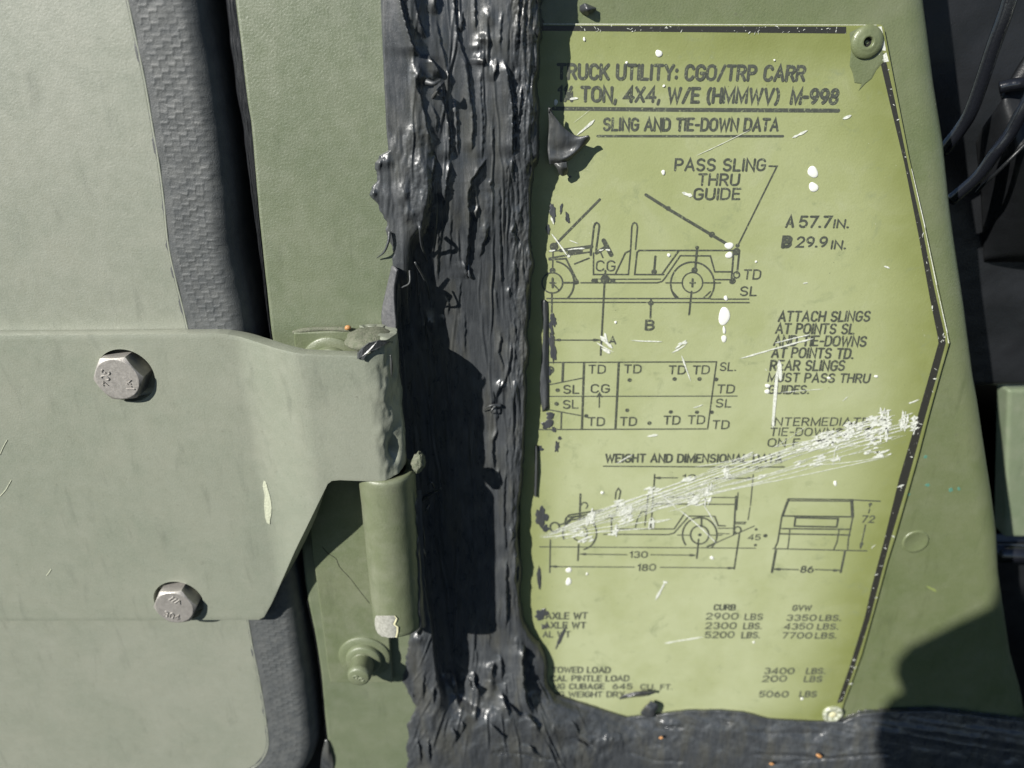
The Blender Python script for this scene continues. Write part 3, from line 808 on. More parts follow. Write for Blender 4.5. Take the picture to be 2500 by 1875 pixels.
# lapped edges: the material left of the line stands proud and drops off at the line: (points, height mm, run-out px)
LAPS = [
 (s1((325, -400), (330, 0), (360, 150), (410, 330), (470, 500), (540, 620)), 2.0, 26), (s1((470, -400), (480, 0), (520, 200), (600, 420)), 1.3, 12),
 (s1((690, -400), (690, 0), (695, 90), (702, 170)), 1.8, 14), (s1((890, -400), (890, 0), (900, 200), (930, 400), (965, 500), (1035, 700), (1045, 950), (1070, 1100), (1085, 1300), (1070, 1600)), 1.0, 20),
 (s1((975, 100), (970, 340)), 1.2, 8), (s1((1095, -400), (1100, 0), (1112, 350)), .9, 10), (s1((1165, 680), (1165, 1000), (1187, 1250), (1175, 1700)), .6, 14),
 (s1((1340, 590), (1325, 700), (1290, 860)), 1.5, 12), (s1((1400, 600), (1430, 700), (1455, 850), (1490, 1050), (1500, 1200), (1488, 1650)), 1.9, 24),
 (s1((1560, -400), (1560, 0), (1545, 540)), 1.2, 12), (s1((1620, -400), (1625, 0), (1605, 300), (1600, 560)), .8, 8),
 (s1((600, 560), (690, 660), (730, 740), (770, 820)), 2.4, 20), (s1((770, 820), (765, 930), (780, 1080), (825, 1250), (842, 1380), (835, 1700)), 1.9, 22),
 (s1((465, 760), (520, 950), (560, 1060), (600, 1300), (655, 1520)), 1.1, 14), (s1((1720, 700), (1700, 900), (1715, 1200), (1690, 1400)), .9, 8), (s1((1600, 850), (1570, 1100), (1545, 1400)), .9, 10),
 (s1((700, 180), (720, 300), (760, 500), (850, 880)), .7, 10), (s1((920, 550), (1000, 640), (1030, 820), (1060, 1180)), .6, 12), (s1((1225, 200), (1235, 500), (1220, 640)), .5, 12),
 (s1((1390, 100), (1365, 400), (1372, 560)), .7, 10), (s1((1180, 600), (1190, 640), (1195, 680)), 1.0, 14), (s1((1300, 1250), (1290, 1450), (1280, 1640)), .5, 12),
 (s1((900, 1020), (915, 1300), (930, 1650)), .9, 9), (s1((640, 1050), (700, 1200), (720, 1420)), .8, 10),
 (s2((690, -20), (655, 250), (645, 500), (600, 640)), 2.0, 18), (s2((850, 20), (835, 150), (800, 330), (790, 520)), 1.7, 14),
 (s2((1240, 10), (1130, 160), (1065, 270), (1035, 420), (1040, 560), (1050, 660), (1040, 820), (1028, 1000), (1012, 1200)), 1.6, 26),
 (s2((1265, 230), (1268, 300), (1280, 390)), .9, 8), (s2((1150, 500), (1112, 590), (1118, 690)), 1.0, 8), (s2((1252, 690), (1230, 800), (1185, 920), (1150, 1090)), .9, 16),
 (s2((1500, -20), (1482, 150), (1520, 320)), 1.1, 12), (s2((1440, -20), (1425, 500), (1390, 850)), .5, 10), (s2((1360, 280), (1365, 900), (1380, 1080), (1370, 1400)), .6, 14),
 (s2((975, 1080), (1020, 1200), (1035, 1290)), 1.6, 16), (s2((720, 680), (718, 1000), (715, 1320)), .6, 8), (s2((795, 1430), (832, 1560), (825, 1680)), .6, 8),
 (s2((1520, 690), (1490, 800), (1555, 920)), .9, 8), (s2((1500, 1050), (1530, 1200), (1520, 1350)), .6, 8), (s2((1600, 480), (1570, 600), (1580, 760)), .8, 9), (s2((1470, 1350), (1455, 1420), (1475, 1500)), .9, 8),
 (s2((960, 1250), (945, 1450), (930, 1680)), .5, 10), (s2((1300, 1320), (1330, 1480), (1350, 1680)), .5, 10), (s2((855, 560), (850, 900), (838, 1200)), .4, 9),
 (s3((1365, 180), (1372, 300), (1350, 430), (1400, 560), (1385, 650)), 1.0, 9), (s3((1375, 690), (1325, 900)), .9, 9), (s3((1330, 990), (1335, 1150)), .7, 8),
 (s3((1352, 1190), (1295, 1340), (1285, 1480), (1310, 1680)), 1.3, 14), (s3((1490, 280), (1475, 500), (1420, 720), (1300, 920)), 1.0, 10), (s3((1440, 1340), (1430, 1500), (1435, 1680)), .7, 8),
 (s3((1000, -20), (1000, 480)), .5, 16), (s3((630, 60), (600, 150), (640, 330)), .9, 10), (s3((770, 20), (790, 160)), .6, 7), (s3((1500, -10), (1530, 300), (1490, 700)), .6, 9),
 (s4((1095, -10), (1100, 250)), 1.0, 8), (s4((1170, -10), (1152, 300), (1150, 600), (1168, 850), (1205, 930)), .8, 12), (s4((1180, 940), (1176, 1300), (1176, 1700)), 1.6, 20),
 (s4((1290, 870), (1270, 1000), (1268, 1200), (1285, 1360)), 1.5, 16), (s4((1250, 140), (1240, 400), (1225, 560)), .6, 8), (s4((1095, 1430), (1100, 1650)), .5, 8), (s4((1210, 600), (1240, 720), (1200, 860)), 1.0, 10),
 (s5((830, 640), (828, 780), (880, 900), (960, 965)), 2.0, 16), (s5((1040, 560), (1010, 640), (1035, 760)), 1.7, 14), (s5((1095, 480), (1110, 640), (1120, 790)), 1.3, 12),
 (s5((1105, 860), (1150, 1000), (1200, 1160)), 1.8, 20), (s5((1160, 980), (1250, 1080), (1330, 1160)), 1.3, 14), (s5((1345, 380), (1325, 560), (1340, 800), (1370, 1000), (1440, 1120)), 3.0, 24),
 (s5((1365, 1080), (1440, 1190), (1530, 1330)), 1.5, 22), (s5((1810, 1150), (1880, 1240), (1900, 1350)), .8, 12), (s5((608, 1230), (640, 1330), (655, 1420)), 1.2, 12), (s5((425, 800), (415, 900), (415, 1030)), 1.0, 12),
 (s5((830, 160), (835, 400), (862, 560)), .5, 12), (s5((985, 160), (985, 330), (990, 470)), .5, 12), (s5((780, 720), (790, 820), (830, 880)), 1.3, 10), (s5((610, 690), (640, 900), (680, 1060)), 1.3, 16),
 (s5((960, 1180), (1060, 1260), (1180, 1400)), 1.0, 16), (s5((700, 1150), (720, 1250), (690, 1330)), .7, 10), (s5((330, 650), (310, 800), (300, 1000)), .8, 12), (s5((180, 880), (220, 1000), (260, 1020)), .8, 12),
 (s5((250, 1330), (270, 1480), (280, 1640)), 1.0, 10), (s5((370, 1330), (360, 1480), (380, 1640)), 1.0, 10), (s5((850, 1000), (840, 1100), (850, 1200)), .8, 10), (s5((1390, 1400), (1440, 1500), (1560, 1560)), 1.1, 16),
]
# horizontal cracks and lips in the lower band: (points, depth, half-width px)
CRACKS = [
 (s5((1000, 1490), (1120, 1500), (1290, 1510), (1500, 1560), (1750, 1590)), .9, 5), (s5((1760, 1350), (1900, 1355), (2090, 1460)), .8, 4), (s5((1100, 1440), (1200, 1480)), .7, 4),
 (Z(1400, 1640, 2.011, [(400, 262), (470, 272), (550, 270)]), 1.0, 4), (Z(1400, 1640, 2.011, [(700, 235), (800, 252)]), .8, 4), (Z(1400, 1640, 2.011, [(865, 402), (1080, 412), (1240, 425), (1400, 412), (1560, 405)]), .9, 4),
 (Z(1400, 1640, 2.011, [(0, 260), (30, 330), (110, 375)]), 1.0, 5), (Z(1400, 1640, 2.011, [(380, 340), (440, 362)]), .7, 4), (Z(1400, 1640, 2.011, [(250, 385), (400, 432), (560, 440)]), .6, 5),
 (Z(1400, 1640, 2.011, [(1060, 440), (1230, 428)]), .6, 4), (Z(1400, 1640, 2.011, [(820, 290), (1000, 300), (1250, 296)]), .4, 6),
]
BLOBS = [(1020, 178, 14, 22, 2.2), (1040, 190, 20, 12, 1.6), (1005, 330, 20, 30, .9), (1025, 400, 18, 36, .9), (985, 470, 13, 26, 1.3), (1000, 520, 14, 20, 1.6), (1030, 500, 10, 34, .9),
         (1172, 140, 16, 14, 1.8), (1165, 112, 14, 10, 1.4), (1195, 40, 14, 22, 1.2), (1178, 95, 16, 10, 1.6), (925, 398, 8, 14, 1.6), (912, 470, 8, 9, 1.2), (940, 395, 14, 12, 1.0),
         (1052, 790, 10, 22, 1.6), (1195, 500, 20, 26, 1.0), (1185, 560, 16, 30, .8), (1255, 960, 10, 34, 1.4), (1225, 945, 12, 10, 1.0), (1254, 1320, 8, 22, 1.6), (1298, 1420, 16, 44, 2.6),
         (1262, 1575, 14, 22, 1.6), (1490, 1810, 60, 22, 2.0), (1400, 1850, 70, 20, 1.2), (1030, 1600, 22, 50, 1.0), (1020, 1560, 14, 12, 1.8), (1130, 1740, 30, 40, .9), (1060, 1800, 40, 60, .8), (2160, 1722, 18, 10, 1.5),
         (1240, 1750, 40, 28, 1.2), (1340, 1780, 44, 26, 1.3), (1165, 1690, 12, 24, 1.4), (1198, 1672, 10, 20, 1.6), (1245, 1150, 12, 60, 0.6)]

def seal_height(x, y):
    H = base_h(x, y)
    yb = np.interp(x, [p[0] for p in YB], [p[1] for p in YB])
    d = y - yb
    Hl = -18.8 + 2.6 * sst(-2, 7, d) + 2.6 * sst(4, 60, d) + 2.2 * sst(30, 140, d)
    Hl = np.where(d < -2, -30, Hl)
    Hl = np.where(x < 1330, -30, Hl)
    # soft union of the two beads
    H = np.where(H < -18.2, -30, H)
    k = 1.2
    m = np.maximum(H, Hl)
    H = np.where((H > -25) & (Hl > -25), m + k * np.exp(-np.abs(H - Hl) / k) * 0.5, m)
    # meandering flow field for the trowel streaks
    warp = 16 * vn(x / 120, y / 190, 3) + 7 * vn(x / 40, y / 90, 4)
    # fan out at the foot
    xf = x + warp - 0.0022 * np.maximum(y - 1560, 0) * (x - 1180) * sst(1560, 1800, y)
    yw = y + 46 * vn(x / 60, y / 140, 6)
    streak = 0.6 * fbm(xf / 34, yw / 330, 50, 2, 2.1, 0.4) + 0.3 * (0.22 - np.abs(vn(xf / 17, yw / 240, 60))) + 0.10 * (0.2 - np.abs(vn(xf / 7, yw / 120, 64)))
    amp = 0.55 + 0.55 * sst(-0.15, 0.25, vn(x / 70, y / 160, 70))
    smooth_left = sst(995, 1012, x) + (1 - sst(995, 1012, x)) * sst(330, 400, y)                       # flat band that was masked with tape
    right = sst(1225, 1262, x) * (1 - sst(1480, 1560, y))
    trough = 1 - 0.5 * sst(1075, 1110, x) * (1 - sst(1215, 1250, x)) * (1 - sst(1540, 1620, y))
    H = H + trough * streak * amp * (0.12 + 0.88 * smooth_left) * np.where(y > 1600, 0.9, 1.0)
    crumple = fbm(xf / 10, yw / 44, 80, 4, 2.0, 0.55)
    H = H + right * (0.7 * crumple + 0.8 * (0.22 - np.abs(vn(xf / 9, yw / 60, 83)))) * 0.9
    low = sst(1540, 1700, y)
    H = H + low * (0.85 * fbm((x + warp) / 70, yw / 46, 90, 3, 2.0, 0.45) + 0.13 * fbm(x / 12, y / 9, 94, 2))
    upl = (1 - sst(1040, 1060, x)) * sst(300, 330, y) * (1 - sst(540, 580, y))
    H = H + upl * (0.6 * fbm(x / 18, y / 60, 97, 2, 2.0, 0.5) + 0.16 * fbm(x / 7, y / 12, 99, 2) * sst(985, 1005, x))
    for pts, hh_, run in LAPS:
        p = sorted(pts, key=lambda q: q[1]); ya, yz = p[0][1], p[-1][1]
        i0, i1 = np.searchsorted(y[:, 0], ya), np.searchsorted(y[:, 0], yz)
        if i1 - i0 < 2: continue
        yy = y[i0:i1, :1]
        xl0 = np.interp(yy, [q[1] for q in p], [q[0] for q in p])
        xl_ = xl0 + 5 * vn(yy / 16, yy * 0 + hh_ * 7, 33)
        hh_ = hh_ * 0.85
        dx_ = x[i0:i1] - xl_; d0 = x[i0:i1] - xl0
        tl = min(34.0, (yz - ya) / 2.6)
        tp = sst(0, tl, yy - ya) * sst(0, tl, yz - yy)
        if ya > 1560: hh_ = hh_ * 1.5
        H[i0:i1] += hh_ * tp * np.where(dx_ < 0, np.exp(np.minimum(d0, 0) / run), np.exp(-(dx_ / 2.0) ** 2)) - 0.25 * hh_ * tp * np.where(dx_ > 0, np.exp(-dx_ / run), 0)
    # fine trowel lines drawn through the paste
    rr_ = random.Random(5)
    for k_ in range(110):
        foot = k_ >= 66
        yc = rr_.uniform(1560, 1860) if foot else rr_.uniform(-40, 1560)
        ln_ = rr_.uniform(30, 130) if foot else rr_.uniform(60, 330)
        xc = rr_.uniform(1000, 1430) if foot else rr_.uniform(1008, 1306)
        slope = (xc - 1190) / 330.0 * rr_.uniform(.6, 1.5) if foot else rr_.gauss(0, .05)
        hv = rr_.uniform(.12, .5) * (1.3 if foot else 1.0); wv_ = rr_.uniform(1.8, 3.6)
        i0, i1 = np.searchsorted(y[:, 0], yc - ln_ / 2), np.searchsorted(y[:, 0], yc + ln_ / 2)
        if i1 - i0 < 4: continue
        yy = y[i0:i1, :1]; t_ = (yy - yc) / ln_ + .5
        xl_ = xc + slope * (yy - yc) + 10 * vn(yy / 90, yy * 0 + k_, 333)
        tp = np.sin(math.pi * np.clip(t_, 0, 1)) ** .7
        d_ = x[i0:i1] - xl_
        H[i0:i1] += hv * tp * (np.exp(-(d_ / wv_) ** 2) - .5 * np.where(d_ > 0, np.exp(-((d_ - 5) / 4) ** 2), 0))
    for pts, dep, hw in CRACKS:
        p = sorted(pts); xa, xz = p[0][0], p[-1][0]
        if x[0, -1] < xa or x[0, 0] > xz: continue
        j0, j1 = np.searchsorted(x[0], xa), np.searchsorted(x[0], xz)
        if j1 - j0 < 2: continue
        xx = x[:1, j0:j1]
        yl_ = np.interp(xx, [q[0] for q in p], [q[1] for q in p]) + 3 * vn(xx / 12, xx * 0, 37)
        tp = np.clip(np.minimum((xx - xa) / 20, (xz - xx) / 20), 0, 1)
        dy_ = y[:, j0:j1] - yl_
        H[:, j0:j1] += tp * (dep * np.where(dy_ < 0, np.exp(dy_ / 14), 0) - dep * np.exp(-(dy_ / hw) ** 2))
    for bx, by, rx, ry, hh_ in BLOBS:
        hh_ = hh_ * (0.65 if by < 330 else 0.6 if by < 560 else 0.9)
        g = np.exp(-((x - bx) / rx) ** 2 - ((y - by) / ry) ** 2)
        H = H + hh_ * g * (1 + 0.5 * fbm(x / 12, y / 24, 120, 2))
    # ragged left boundary, feathered down on to the pillar
    xl = interp(XL_PTS, y) + (14 * vn(y / 42, y * 0, 130) + 7 * vn(y / 17, y * 0, 132) + 2.5 * vn(y / 7, y * 0, 131)) * sst(360, 400, y)
    e = x - xl
    H = np.where((e < 7) & (H > -6), np.minimum(H, -0.5 + 1.3 * np.sqrt(np.clip(e, 0, 7) / 7)), H)
    keep = (e > 0) & (H > -18.9)
    return H, keep

def seal_mesh(name, x0, x1, y0, y1, stp, parent, ymin=None):
    xs = np.arange(x0, x1 + .1, stp); ys_ = np.arange(y0, y1 + .1, stp)
    x, y = np.meshgrid(xs, ys_)
    H, keep = seal_height(x, y)
    H = np.maximum(H, -19.0)
    kc = keep[:-1, :-1] | keep[1:, :-1] | keep[:-1, 1:] | keep[1:, 1:]
    if ymin is not None: kc &= ~((x[:-1, :-1] >= ymin[0]) & (y[:-1, :-1] < ymin[1]))
    return surf(name, U(x, y, H), M['seal'], parent, kc)
seal = thing('black_sealant', 'thick smeared black sealant running down the seam and along the bottom', 'sealant', P1(1180, 1000, -12))
seal_mesh('seam_bead', 896, 1500, -520, 2080, 2.0, seal)
seal_mesh('lower_bead', 1500, 2700, 1690, 2080, 2.5, seal)

def flap(name, rows_, mat, parent, th=0.7, n=8, label=None, rough_=0.25):
    """loft through rows of (px,py,h) control points"""
    rs = [catmull(r, n) for r in rows_]
    m = len(rs[0]); q = []
    for j in range(m):
        q.append(catmull([r[j] for r in rs], n))
    q = np.array(q).transpose(1, 0, 2)
    hh_ = q[..., 2] + rough_ * fbm(q[..., 0] / 12, q[..., 1] / 22, 140, 3)
    return solid(surf(name, U(q[..., 0], q[..., 1], hh_), mat, parent, label=label), th)
flap('torn_flap', [[(1338, 263, -12.5), (1342, 268, -12), (1347, 276, -12.8)], [(1340, 300, -13), (1362, 300, -12.5), (1381, 315, -13.5)], [(1338, 345, -13), (1375, 340, -13), (1410, 332, -14)],
                   [(1338, 370, -13), (1385, 365, -14), (1436, 332, -13)], [(1340, 390, -13), (1388, 382, -13), (1437, 346, -15)], [(1342, 402, -14), (1372, 398, -14), (1390, 392, -15)]],
     M['seal_flat'], seal, label='torn triangular flap of sealant lifting over the plate')
flap('hanging_drip', [[(1350, 398, -14), (1364, 398, -13.5), (1384, 394, -14)], [(1360, 412, -14), (1370, 410, -13), (1386, 410, -14)], [(1364, 424, -15), (1374, 430, -15), (1388, 424, -16)]], M['seal_flat'], seal)
flap('curled_flap', [[(956, 648, 2), (961, 652, 5), (968, 660, 6)], [(944, 700, 0.6), (953, 700, 3.5), (961, 705, 4.5)], [(933, 750, 0.6), (946, 750, 3.5), (963, 755, 4.5)],
                     [(931, 780, 0.6), (947, 782, 3.5), (966, 785, 4.5)], [(935, 806, 0.6), (950, 812, 3), (966, 815, 4)]], M['seal_pale'], seal, 0.9, label='curled ribbon of sealant above the knuckle', rough_=0.1)
flap('side_sliver', [[(1322, 735, -17.7), (1330, 732, -17.2), (1337, 738, -17.6)], [(1326, 800, -17.8), (1331, 800, -17.0), (1339, 800, -17.7)], [(1322, 880, -17.8), (1328, 880, -16.9), (1339, 890, -17.7)],
                     [(1318, 950, -17.8), (1332, 950, -17.0), (1340, 955, -17.7)], [(1324, 1005, -17.8), (1331, 1000, -16.8), (1341, 995, -17.8)]], M['seal_flat'], seal)
flap('side_sliver', [[(1306, 1090, -17.8), (1310, 1088, -16.7), (1314, 1090, -17.8)], [(1306, 1150, -17.8), (1310, 1150, -16.5), (1315, 1150, -17.8)], [(1304, 1210, -17.8), (1308, 1214, -16.8), (1312, 1210, -17.8)]], M['seal_flat'], seal)
flap('peeled_scrap', [[(1512, 1708, -16), (1525, 1700, -14), (1535, 1697, -15)], [(1540, 1703, -16), (1555, 1692, -13.5), (1568, 1686, -15)], [(1575, 1700, -16), (1585, 1693, -14), (1602, 1688, -16)]], M['seal_flat'], seal, 0.8)
flap('peeled_scrap', [[(1563, 1742, -16), (1575, 1728, -13.5), (1590, 1712, -15)], [(1580, 1750, -15), (1592, 1735, -13), (1604, 1718, -15)], [(1595, 1752, -15), (1600, 1740, -14), (1608, 1725, -15)]], M['seal_flat'], seal, 1.0)
flap('gap_smear', [[(782, 1880, -2), (786, 1840, 0.4), (794, 1806, 0.3)], [(795, 1880, -1), (800, 1845, 1.6), (800, 1810, 0.8)], [(815, 1885, 0.2), (812, 1850, 1.0), (806, 1815, 0.3)]], M['seal'], seal, 0.8, label='small black sealant smear at the bottom of the door gap')
flap('paint_crumb', [[(1415, 14, -18.9), (1428, 8, -17), (1440, 12, -18.6)], [(1416, 28, -18.9), (1434, 22, -16), (1456, 20, -18)], [(1432, 40, -18.9), (1440, 34, -17), (1450, 30, -18.6)]], M['seal'], seal, 0.7, label='torn black crumb on the green panel above the plate')
# thin smears wiped on to the plate beside the bead
def smear(poly, lift=0.1, fun=lambda x, y: U(x, y, H_PLATE + 0.12)):
    leafpoly('thin_smear', poly, lift, M['seal_flat'], seal, fun)
for cxs, cys, rx, ry, rt, sd in [(1349, 515, 7, 22, .1, 1), (1370, 508, 3, 12, -.2, 2), (1386, 530, 4, 14, .2, 3), (1351, 780, 7, 16, .2, 4), (1349, 850, 8, 36, .15, 5), (1345, 800, 4, 18, .3, 6), (1339, 905, 6, 12, .3, 7),
                                 (1343, 1015, 9, 9, .8, 8), (1335, 1035, 14, 10, .3, 9), (1352, 1048, 6, 7, .5, 10), (1318, 1095, 8, 6, -.4, 11), (1360, 1090, 5, 13, -.1, 12), (1340, 930, 5, 5, 0, 13), (1322, 1500, 16, 12, .5, 14), (1370, 1555, 4, 30, -.45, 15),
                                 (1330, 1530, 10, 6, .2, 16), (1382, 535, 2, 6, .2, 17), (1366, 1070, 5, 4, 0, 18), (1392, 432, 4, 3, 0, 19), (1338, 560, 5, 14, .1, 20), (1323, 1262, 14, 22, .1, 21), (1332, 1290, 8, 10, .4, 22), (1316, 1410, 5, 30, .05, 23)]:
    poly = []
    for k in range(22):
        a = 2 * math.pi * k / 22; r = 1 + 0.9 * float(fbm(math.cos(a) * 1.6 + sd, math.sin(a) * 1.6 + sd * 3, 150 + sd, 3))
        x_, y_ = rx * r * math.cos(a), ry * r * math.sin(a)
        poly.append((cxs + x_ * math.cos(rt) + y_ * math.sin(rt), cys - x_ * math.sin(rt) + y_ * math.cos(rt)))
    smear(poly)
# strands and frayed bits
for pts, r in [([(951, 565, 1.5), (948, 590, 2.2), (938, 615, 2), (920, 630, 0.8)], [.5, .4, .3, .12]), ([(1000, 660, 3), (1000, 690, 4), (985, 700, 3), (972, 706, 2)], [.3, .3, .25, .12]),
               ([(1060, 1190, 0), (1056, 1182, 3), (1052, 1178, 4), (1042, 1184, 2)], [.4, .35, .3, .2]), ([(1076, 1192, 4), (1060, 1202, 2), (1042, 1212, 0), (1030, 1224, 0)], [.25, .5, .9, .5]),
               ([(1022, 1236, 6), (1016, 1245, 7), (1013, 1254, 7)], [.2, .35, .15]), ([(1048, 1232, 3), (1043, 1240, 4), (1038, 1250, 4)], [.2, .4, .2]), ([(1030, 1280, 8), (1035, 1310, 8), (1036, 1340, 7)], [.2, .35, .2]),
               ([(1030, 1335, 8), (1034, 1350, 8), (1037, 1358, 7)], [.3, .7, .3]), ([(1034, 1405, 7), (1036, 1425, 7), (1035, 1445, 7)], [.15, .5, .2]), ([(1024, 1545, 4), (1032, 1530, 6), (1036, 1514, 8)], [1.0, .5, .12]),
               ([(1222, 990, -11), (1198, 990, -9.5), (1178, 1003, -11)], [.7, .35, .12]), ([(1210, 990, -10), (1200, 1002, -9), (1199, 1008, -11)], [.5, .3, .15]), ([(1013, 640, 1), (1040, 690, -4), (1052, 740, -9)], [.3, .4, .2]),
               ([(1143, 640, -9), (1145, 670, -8), (1155, 682, -9)], [.3, .5, .2]), ([(953, 866, 17), (956, 890, 17), (956, 918, 16)], [.15, .45, .2]), ([(1100, 1640, -9), (1108, 1670, -6), (1112, 1700, -7)], [.3, 1.2, .4]),
               ([(1024, 545, 1), (1026, 560, 3), (1030, 600, -2), (1044, 640, -6)], [.8, .5, .4, .2]), ([(1042, 200, 1), (1060, 204, 2), (1075, 196, 1)], [.9, .6, .3]), ([(1055, 240, -2), (1068, 222, 0), (1084, 200, 0)], [.6, .4, .2])]:
    tube('strand', pts, r, M['seal_flat'], seal, 8)
# tar wiped over the top of the upper knuckle
def barU(px, py, lift=0.15): return cylpt(px, py, lift, XU, RU + 0.35)
leafpoly('knuckle_smear', [(872, 862), (884, 848), (900, 836), (925, 830), (945, 830), (955, 834), (940, 842), (920, 852), (900, 858), (892, 868), (884, 880), (880, 870), (872, 876)], 0.5, M['seal_flat'], seal, lambda x, y: barU(x, y, 0.4))

# ------------------------------------------------------------------ data plate
pl_edge = [(2152, 58), (2159, 68), (2169, 120), (2192, 240), (2221, 389), (2252, 520), (2284, 669), (2313, 808), (2319, 835), (2300, 900), (2271, 1004), (2243, 1112),
           (2214, 1214), (2186, 1312), (2168, 1369), (2137, 1483), (2105, 1597), (2080, 1666), (2062, 1714), (2042, 1778)]
plate = thing('data_plate', 'yellow-green printed metal data plate with truck diagrams and weight table', 'data plate', P1(1750, 800, H_PLATE))
ys = np.array(sorted(set(list(np.linspace(58, 1790, 90)) + [p[1] for p in pl_edge])))
xe = interp(pl_edge, ys); ts = np.concatenate([np.linspace(0, 0.8, 25), np.linspace(0.815, 1, 26)])
ytop = 57 + 3 * ts
gx = 1270 + (xe[:, None] - 1270) * ts[None, :]; gy = ys[:, None] + 0 * gx; gy[0] = ytop
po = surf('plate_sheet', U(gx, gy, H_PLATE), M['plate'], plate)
at = po.data.attributes.new('overspray', 'FLOAT', 'POINT')
dr = xe[:, None] - gx
ovv = 1.0 * np.exp(-(dr / (105 + 130 * vn(gy / 170, gy * 0, 5))) ** 2) + 0.85 * np.exp(-((gy - 58) / 120.0) ** 2) * sst(1300, 1900, gx) + 0.45 * np.exp(-((gy - 58) / 90.0) ** 2)
ovv += 0.5 * np.exp(-((gx - 1290) / 55.0) ** 2)
ovv += 0.6 * np.exp(-((gy - 1770) / 35.0) ** 2)
at.data.foreach_set('value', np.clip(ovv, 0, 1).astype(np.float32).ravel())
glare_v = sst(300, 1400, gy) * sst(0, 330, dr) * sst(1300, 1420, gx) * 0.85 + 0.25 * sst(100, 400, gy) * sst(0, 300, dr)  # painted glare: paler colour over the plate's centre and bottom
at = po.data.attributes.new('painted_glare', 'FLOAT', 'POINT'); at.data.foreach_set('value', np.clip(glare_v, 0, 1).astype(np.float32).ravel())
solid(po, 1.1); bevel(po, 0.15, 2, 60)

HP = H_PLATE + 0.03
def poly_print(name, polys, mat, lift=0.0, label=None):
    vs = []; fs = []
    for p in polys:
        b = len(vs)
        w_ = [U(x, y, HP + lift) for x, y in p]
        A = sum(w_[i][0] * w_[(i + 1) % len(p)][2] - w_[(i + 1) % len(p)][0] * w_[i][2] for i in range(len(p)))
        vs += w_; ix = list(range(b, b + len(p)))
        fs.append(ix if A > 0 else ix[::-1])
    return obj(name, vs, fs, mat, plate, False, label)
inner = [(2142, 130), (2151, 160), (2172, 250), (2208, 400), (2243, 577), (2271, 732), (2290, 826), (2291, 838), (2268, 919), (2240, 1017), (2195, 1169), (2157, 1325), (2130, 1425), (2111, 1508), (2073, 1632), (2043, 1717)]
outer = [(2158, 130), (2166, 160), (2186, 250), (2219, 412), (2251, 555), (2279, 695), (2305, 812), (2309, 838), (2289, 912), (2260, 1014), (2212, 1190), (2172, 1325), (2146, 1425), (2124, 1510), (2086, 1630), (2057, 1714)]
poly_print('border_line', [[inner[i], inner[i + 1], outer[i + 1], outer[i]] for i in range(len(inner) - 1)] + [[(1310, 62), (2066, 65), (2066, 82), (1310, 75)]], M['border'], 0.0, 'worn black border line of the plate')
# bare edge of the metal showing along the rim
poly_print('bare_rim', [[(x1 + 6, y1), (x2 + 6, y2), (x2 + 8.5, y2), (x1 + 7, y1)] for (x1, y1), (x2, y2) in zip(outer[3:7], outer[4:8])] + [[(1310, 57.5), (2140, 60.5), (2140, 61.6), (1310, 59.5)]]
           + [[(2141, 66), (2152, 64), (2160, 104), (2163, 124), (2148, 122), (2151, 104)], [(2155, 135), (2164, 128), (2170, 150), (2157, 152)]], M['scratch'], 0.015)

